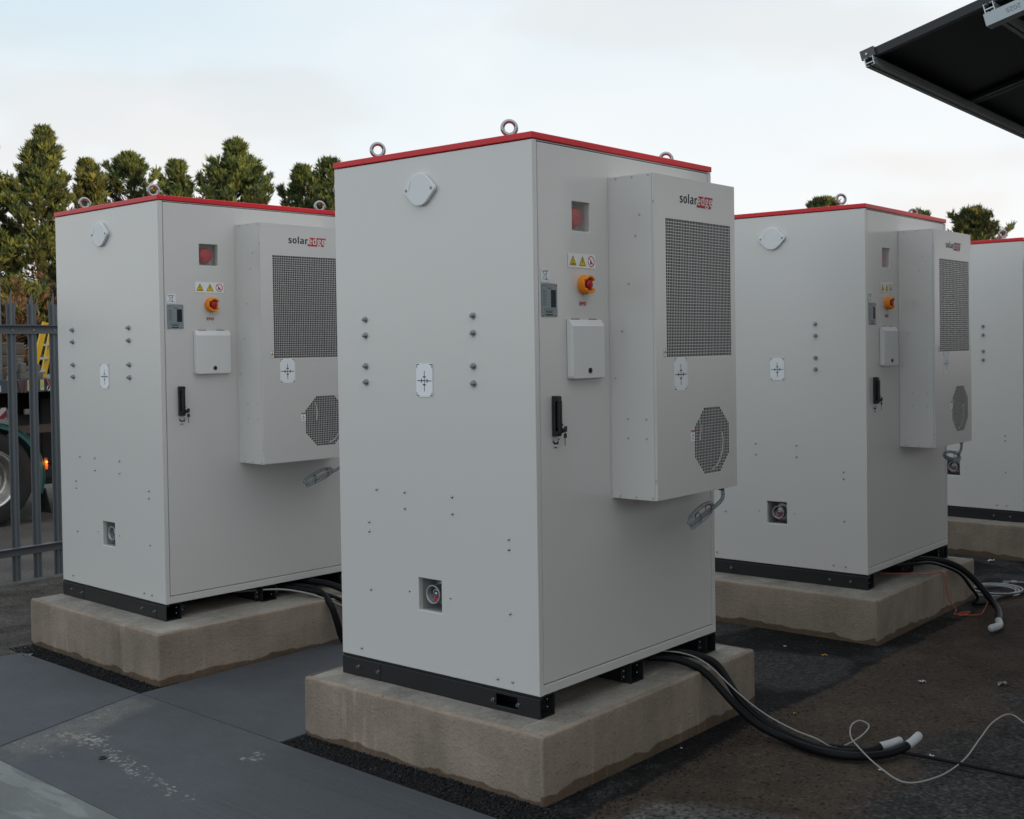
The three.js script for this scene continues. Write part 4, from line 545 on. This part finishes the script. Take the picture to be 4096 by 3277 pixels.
  const ym = mat([.80, .46, .012], { roughness: .45 }); part(ld, 'stile', bar([.518, 1.402, -.22], [.675, 1.96, -.22], .028, .055), ym); part(ld, 'stile', bar([.795, 1.402, -.52], [.925, 1.96, -.52], .028, .055), ym);
  for (const y of [1.47, 1.60, 1.735, 1.87]) { const k = (y - 1.402) / .558; part(ld, 'rung', bar([.518 + .157 * k, y, -.23], [.795 + .13 * k, y, -.51], .03, .022), galv); }
}

// ------------------------------------------------------------------ solar canopy overhead at the right
{
  const c = grp('solar_canopy', 'solar panel canopy jutting in from the upper right', 'solar canopy');
  const V = new THREE.Vector3(S2, -.022, -S2).normalize(), Wd = new THREE.Vector3(S2 * Math.cos(.2618), Math.sin(.2618), S2 * Math.cos(.2618)); Wd.addScaledVector(V, -Wd.dot(V)).normalize(); const N = new THREE.Vector3().crossVectors(Wd, V).normalize();   // N points up
  if (N.y < 0) N.negate(); const basis = new THREE.Matrix4().makeBasis(V, N, new THREE.Vector3().crossVectors(V, N)); const zs = Math.sign(new THREE.Vector3().crossVectors(V, N).dot(Wd));
  c.applyMatrix4(basis.setPosition(1.455, 2.842, -.470));
  const fr = mat([.028, .031, .034], { roughness: .42, metalness: .3 }), bs = mat([.0045, .006, .009], { roughness: .5, specularIntensity: .4 }), front = mat([.008, .010, .022], { roughness: .08 }), rail = mat([.30, .32, .31], { roughness: .45, metalness: .4 }), railEnd = mat([.55, .56, .57], { roughness: .35, metalness: 1 });
  const Z = (a) => a * zs, B = (x0, x1, y0, y1, w0, w1, r) => box(x0, x1, y0, y1, Z(w0), Z(w1), r);
  const PW = 1.154, PL = 1.762, gap = .022;
  for (let i = -3; i < 7; i++) for (let j = 0; j < 5; j++) { if (i < 0 && j < 1) continue; const x = .012 + i * (PW + gap), w = .012 + j * (PL + gap); const p = part(c, 'solar_panel', B(x + .002, x + PW - .002, .022, .027, w + .002, w + PL - .002), bs); part(p, 'panel_frame', [B(x, x + .012, 0, .0352, w, w + PL), B(x + PW - .012, x + PW, 0, .0352, w, w + PL), B(x + .0122, x + PW - .0122, 0, .0352, w, w + .012), B(x + .0122, x + PW - .0122, 0, .0352, w + PL - .012, w + PL), B(x + .012, x + .032, 0, .0018, w + .012, w + PL - .012), B(x + PW - .032, x + PW - .012, 0, .0018, w + .012, w + PL - .012), B(x + .0325, x + PW - .0325, 0, .0016, w + .0122, w + .032)], fr); part(p, 'panel_glass', B(x + .0125, x + PW - .0125, .0285, .0315, w + .0125, w + PL - .0125), front); }
  for (const [w, xl] of [[.022, -.012], [.53, -.012], [2.1, -3.6], [3.2, -3.6], [3.9, -3.6], [4.9, -3.6], [5.7, -3.6], [6.7, -3.6], [7.5, -3.6], [8.5, -3.6]]) { const p = part(c, 'mounting_rail', [B(xl, 8.3, -.040, -.002, w - .020, w - .016), B(xl, 8.3, -.040, -.002, w + .016, w + .020), B(xl, 8.3, -.028, -.024, w - .0155, w + .0155), B(xl, 8.3, -.040, -.036, w - .0155, w - .004), B(xl, 8.3, -.040, -.036, w + .004, w + .0155), B(xl, 8.3, -.018, -.014, w + .0205, w + .024), B(xl, 8.3, -.006, -.002, w - .0155, w - .006), B(xl, 8.3, -.006, -.002, w + .006, w + .0155)], rail); part(p, 'rail_end', [B(xl - .0015, xl - .0002, -.040, -.002, w - .020, w - .0165), B(xl - .0015, xl - .0002, -.040, -.002, w + .0165, w + .020), B(xl - .0015, xl - .0002, -.028, -.024, w - .016, w + .016)], railEnd); }
  part(c, 'end_clamp', [B(-.004, .010, -.002, .0375, -.012, .050, .002), B(-.004, .022, .0358, .0385, -.012, .05)], mat([.10, .095, .095], { roughness: .45, metalness: .5 })); part(c, 'clamp_bolt', [cyl(.005, .005, .006, 6).rotateZ(Math.PI / 2).translate(-.006, .016, Z(.016))], railEnd);
  for (const x of [-3.3, -1.6, .03, 2.4, 4.8, 7.0, 8.2]) { const ws = x < 0 ? 2.0 : .505; const r = part(c, 'rafter', [B(x - .055, x - .0525, -.094, -.044, ws, 8.9), B(x - .052, x + .0, -.094, -.0915, ws, 8.9), B(x - .052, x + .0, -.0465, -.044, ws, 8.9), B(x - .0025, x, -.0912, -.082, ws, 8.9)], galv, 'galvanised rafter'); const tg = text('2025', .018, .055, fontR, .0005); tg.rotateX(0); tg.applyMatrix4(new THREE.Matrix4().makeBasis(new THREE.Vector3(0, 0, Z(1)), new THREE.Vector3(0, 1, 0), new THREE.Vector3(-1, 0, 0))); tg.scale(1, -1, -1).translate(x - .0555, -.060, Z(.645)); if (x > 0 && x < .1) part(r, 'stamp', tg, mat([.2, .22, .23], { roughness: .6 })); }
  c.updateMatrixWorld(true);
  for (const [x, w] of [[.0, 2.8], [2.4, 2.8], [4.8, 2.8], [7, 2.8], [.0, 7.6], [2.4, 7.6], [4.8, 7.6], [7, 7.6], [-3.3, 7.6]]) { const p = c.localToWorld(new THREE.Vector3(x, -.15, Z(w))); const g = box(-.08, .08, 0, p.y + .05, -.08, .08, .01).translate(p.x, -.05, p.z).applyMatrix4(c.matrixWorld.clone().invert()); part(c, 'post', g, galv); }
}

// ------------------------------------------------------------------ warehouse that keeps the low sun off the yard (behind the camera to the right)
{
  const w = grp('warehouse', 'grey clad warehouse facing the cabinet doors, across the yard, outside the photo', 'building'); w.position.copy(uv2w(-31, 0)); w.rotation.y = Math.PI / 4;   // x = v, z = -u (away from the yard)
  const clad = mat([.13, .14, .145], { roughness: .6 }), dk = mat([.05, .055, .06], { roughness: .6 });
  part(w, 'wall', [box(-26, 30, 0, 7.2, .1, .4), box(-26, -25.7, 0, 7.2, .4, 14), box(29.7, 30, 0, 7.2, .4, 14), box(-26, 30, 0, 7.2, 13.7, 14)], clad); for (let k = 0; k < 46; k++) part(w, 'cladding_rib', box(-25.8 + k * 1.2, -25.65 + k * 1.2, 0, 7.1, .05, .099), clad);
  part(w, 'roof', box(-26.2, 30.2, 7.2, 7.4, -.1, 14.2), dk); for (const x of [-14, -2, 10]) part(w, 'roller_door', box(x, x + 4.5, 0, 4.6, .03, .098), dk);
}

// ------------------------------------------------------------------ pines
{
  const bark = mat([.075, .052, .038], { roughness: .9 });
  const leaf = mat([1, 1, 1], { vertexColors: true, roughness: .75 });
  function pine(x, z, h, hw, label, o = {}) {
    const g = grp('pine_tree', label, 'tree', 'pines behind the yard'); g.position.set(x, 0, z);
    const wood = [], pos = [], col = [], nor = []; const base = o.base ?? .28, dens = o.dens ?? 1;
    const lean = [rr(-.03, .03), rr(-.03, .03)];
    const axis = (y) => [lean[0] * y + .12 * Math.sin(y * .9 + x), y, lean[1] * y + .1 * Math.cos(y * .8 + z)];
    const tp = []; for (let k = 0; k <= 14; k++) tp.push(new THREE.Vector3(...axis(h * k / 14 * .97)));
    { const tg = new THREE.TubeGeometry(new THREE.CatmullRomCurve3(tp), 28, 1, 9), p = tg.attributes.position, R0 = h * .020; for (let i = 0; i < p.count; i++) { const k = Math.floor(i / 10) / 28, c = new THREE.CatmullRomCurve3(tp).getPointAt(k), r = mix(R0, .02, Math.pow(k, .8)); p.setXYZ(i, c.x + (p.getX(i) - c.x) * r, c.y + (p.getY(i) - c.y) * r, c.z + (p.getZ(i) - c.z) * r); } tg.computeVertexNormals(); wood.push(tg); }
    const hue = rr(.85, 1.15), kind = o.dead ?? 0;
    const brush = (px, py, pz, ox, oy, oz, s, c) => {                      // a bunch of needles: narrow blades fanning round one direction
      for (let b = 0; b < 6; b++) {
        let dx = ox + rr(-.7, .7), dy = oy + rr(-.45, .5), dz = oz + rr(-.62, .62); const l = s * rr(.7, 1.25) / Math.hypot(dx, dy, dz); dx *= l; dy *= l; dz *= l;
        const ax = rr(-1, 1), ay = rr(-1, 1), az = rr(-1, 1); let cx = dy * az - dz * ay, cy = dz * ax - dx * az, cz = dx * ay - dy * ax; const cl = s * .10 / (Math.hypot(cx, cy, cz) || 1); cx *= cl; cy *= cl; cz *= cl;
        pos.push(px - cx * .4, py - cy * .4, pz - cz * .4, px + dx * .55 + cx, py + dy * .55 + cy, pz + dz * .55 + cz, px + dx, py + dy, pz + dz, px - cx * .4, py - cy * .4, pz - cz * .4, px + dx, py + dy, pz + dz, px + dx * .5 - cx, py + dy * .5 - cy, pz + dz * .5 - cz);
        for (let v = 0; v < 6; v++) col.push(c[0], c[1], c[2]);
      }
    };
    const nb = Math.round((o.nb ?? 60) * 1.1), prof = o.prof ?? ((t) => 1), sect = [rr(0, 6.28), rr(0, 6.28), rr(0, 6.28)];
    for (let k = 0; k < nb; k++) {
      const t = k > nb - 5 ? 1 - (nb - k) * .006 : 1 - Math.pow(1 - (k + rnd()) / nb, 1.45), y0 = h * mix(base, .985, t), az = k * 2.399 + rr(-.5, .5);
      const whorl = .52 + .66 * Math.pow(Math.abs(Math.sin(t * h * 1.5 + sect[0])), .8), lobe = .80 + .30 * Math.sin(az + sect[1] + t * 4) + .16 * Math.sin(az * 2 + sect[2] - t * 9);
      const below = (1 - t) * h * (1 - base); let L = Math.max(.22, Math.min(hw * prof(t), .14 + (o.slope ?? .5) * Math.pow(below, .92)) * whorl * lobe * rr(.7, 1.35)); L = Math.min(L, .17 + (o.slope ?? .5) * .95 * below); const room = (h - y0) * rr(.75, 1.0) + .08;
      let el = mix(.05, .75, t * t) + rr(-.15, .25); const rise = () => L * (Math.sin(el) + .30); if (rise() > room) el = Math.asin(clamp(room / L - .30, -.25, .95)); if (rise() > room * 1.6) L *= .7;
      const A = axis(y0), dir = [Math.cos(az) * Math.cos(el), Math.sin(el), Math.sin(az) * Math.cos(el)], tx = -Math.sin(az), tz = Math.cos(az);
      const pt = (s) => [A[0] + dir[0] * L * s, A[1] + dir[1] * L * s + .30 * L * s * s, A[2] + dir[2] * L * s];
      wood.push(new THREE.TubeGeometry(new THREE.CatmullRomCurve3([0, .35, .7, 1].map((q) => new THREE.Vector3(...pt(q)))), 5, Math.max(.010, .024 * Math.min(1, L)), 4));
      const bd = rr(.62, 1.3), dead = rnd() < kind, ns = Math.max(3, Math.round(L * 10 + 1));
      for (let i = 0; i < ns; i++) {
        const s = mix(.36, 1, Math.pow((i + rnd()) / ns, .7)), P = pt(s), sd = (i % 2 ? 1 : -1) * rr(.05, .40) * L * (1.12 - s * .85), q = [P[0] + tx * sd + dir[0] * Math.abs(sd) * .5, P[1] + Math.min(Math.abs(sd) * .42 + rr(-.04, .08), (h - P[1]) * .45 + rr(-.06, .05)), P[2] + tz * sd + dir[2] * Math.abs(sd) * .5];
        if (Math.abs(sd) > .16 && L > .8) wood.push(new THREE.TubeGeometry(new THREE.LineCurve3(new THREE.Vector3(...P), new THREE.Vector3(...q)), 1, .008, 3));
        const d = Math.pow(rnd(), 1.3); let c = dead && rnd() < .8 ? [.135, .080, .042] : [mix(.034, .170, d), mix(.064, .178, d), mix(.026, .038, d)]; c = [c[0] * bd * hue, c[1] * bd, c[2] * bd];
        const n = 3 + Math.floor(rnd() * 3); for (let e = 0; e < n; e++) { const f = e / n; brush(mix(P[0], q[0], .35 + f * .65) + rr(-.09, .09), mix(P[1], q[1], .35 + f * .65) + rr(-.05, .10), mix(P[2], q[2], .35 + f * .65) + rr(-.09, .09), dir[0] * .55 + tx * sd * .5, .85, dir[2] * .55 + tz * sd * .5, rr(.15, .27), c); }
      }
    }
    for (let e = 0; e < 12; e++) { const a2 = axis(h + rr(-.30, .10)); brush(a2[0] + rr(-.05, .05), a2[1], a2[2] + rr(-.05, .05), 0, 1, 0, .2, [.10, .12, .03]); }
    const cg = new THREE.BufferGeometry(); cg.setAttribute('position', new THREE.Float32BufferAttribute(pos, 3)); cg.setAttribute('color', new THREE.Float32BufferAttribute(col, 3)); cg.computeVertexNormals();
    part(g, 'trunk', wood, bark); part(g, 'crown', cg, leaf); return g;
  }
  const D = (xf, dep, k = dep / 24) => k;
  // positions measured from the photograph at 40 m or so
  const at = (x24, z24, h24, dep, d24) => { const k = dep / d24; return [-.4356 + (x24 + .4356) * k, 4.421 + (z24 - 4.421) * k, 1.666 + (h24 - 1.666) * k]; };
  for (const [x, z, h, d0, dep, hw, label, o] of [
    [-9.10, -20.52, 6.20, 24, 38, 2.0, 'pine at the left edge, cut off by the frame', { base: .10, nb: 110, slope: .5 }],
    [-7.93, -20.44, 6.06, 24, 39, 2.2, 'tallest bushy pine above the palisade fence', { base: .08, nb: 180, slope: .42 }],
    [-7.72, -23.43, 5.86, 27, 42, 2.2, 'low ragged pine right of the tallest pine', { base: .15, nb: 100, slope: .56 }],
    [-7.00, -24.38, 6.20, 28, 44, 1.5, 'rounded pine above the left cabinet roof corner', { base: .25, nb: 96, slope: .78 }],
    [-6.18, -26.32, 6.32, 30, 46, 1.7, 'small pine standing alone behind the left roof', { base: .25, nb: 90, slope: .55 }],
    [-4.40, -22.11, 6.06, 26, 40, 2.6, 'broad dense pine behind the left cabinet roof', { base: .18, nb: 180, slope: .64 }],
    [-3.05, -24.01, 5.84, 28, 43, 2.0, 'pine left of the nearest cabinet roof', { base: .2, nb: 110, slope: .62 }],
    [-2.20, -22.94, 5.84, 27, 41, 1.8, 'pine half hidden behind the nearest cabinet', { base: .25, nb: 80, slope: .45 }],
    [9.25, -26.93, 4.86, 32, 47, .55, 'lowest pine top above the right cabinet roof', { base: .3, nb: 60, slope: .9 }],
    [9.62, -24.89, 5.10, 30, 44, .95, 'pine top left of the right cabinet lifting eye', { base: .3, nb: 90, slope: 1.0 }],
    [10.35, -24.81, 4.84, 30, 45, .6, 'pine top behind the right cabinet lifting eye', { base: .35, nb: 60, slope: .9 }],
    [12.22, -24.62, 4.76, 30, 45, .5, 'small pine behind the right roof end', { base: .3, nb: 66, slope: 1.2 }],
    [12.50, -22.62, 4.56, 28, 43, 1.05, 'wide open pine between the right and rearmost cabinets', { base: .3, nb: 96, slope: 1.0 }],
    [13.15, -23.53, 4.26, 29, 44, .7, 'pine lowest at the right, above the rearmost roof', { base: .3, nb: 70, slope: 1.2 }],
    [-8.9, -21.5, 3.0, 25, 36, 2.0, 'browning shrubby pine low behind the fence', { base: .05, nb: 90, dead: .6, slope: 1.2 }],
    [-7.3, -21.5, 3.3, 25, 37, 2.0, 'shrubby low pine behind the lorry load', { base: .05, nb: 90, dead: .35, slope: 1.2 }],
  ]) { const [wx, wz, wh] = at(x, z, h, dep, d0); pine(wx, wz, wh, hw, label, o); }
}
renderer.render(scene, camera);
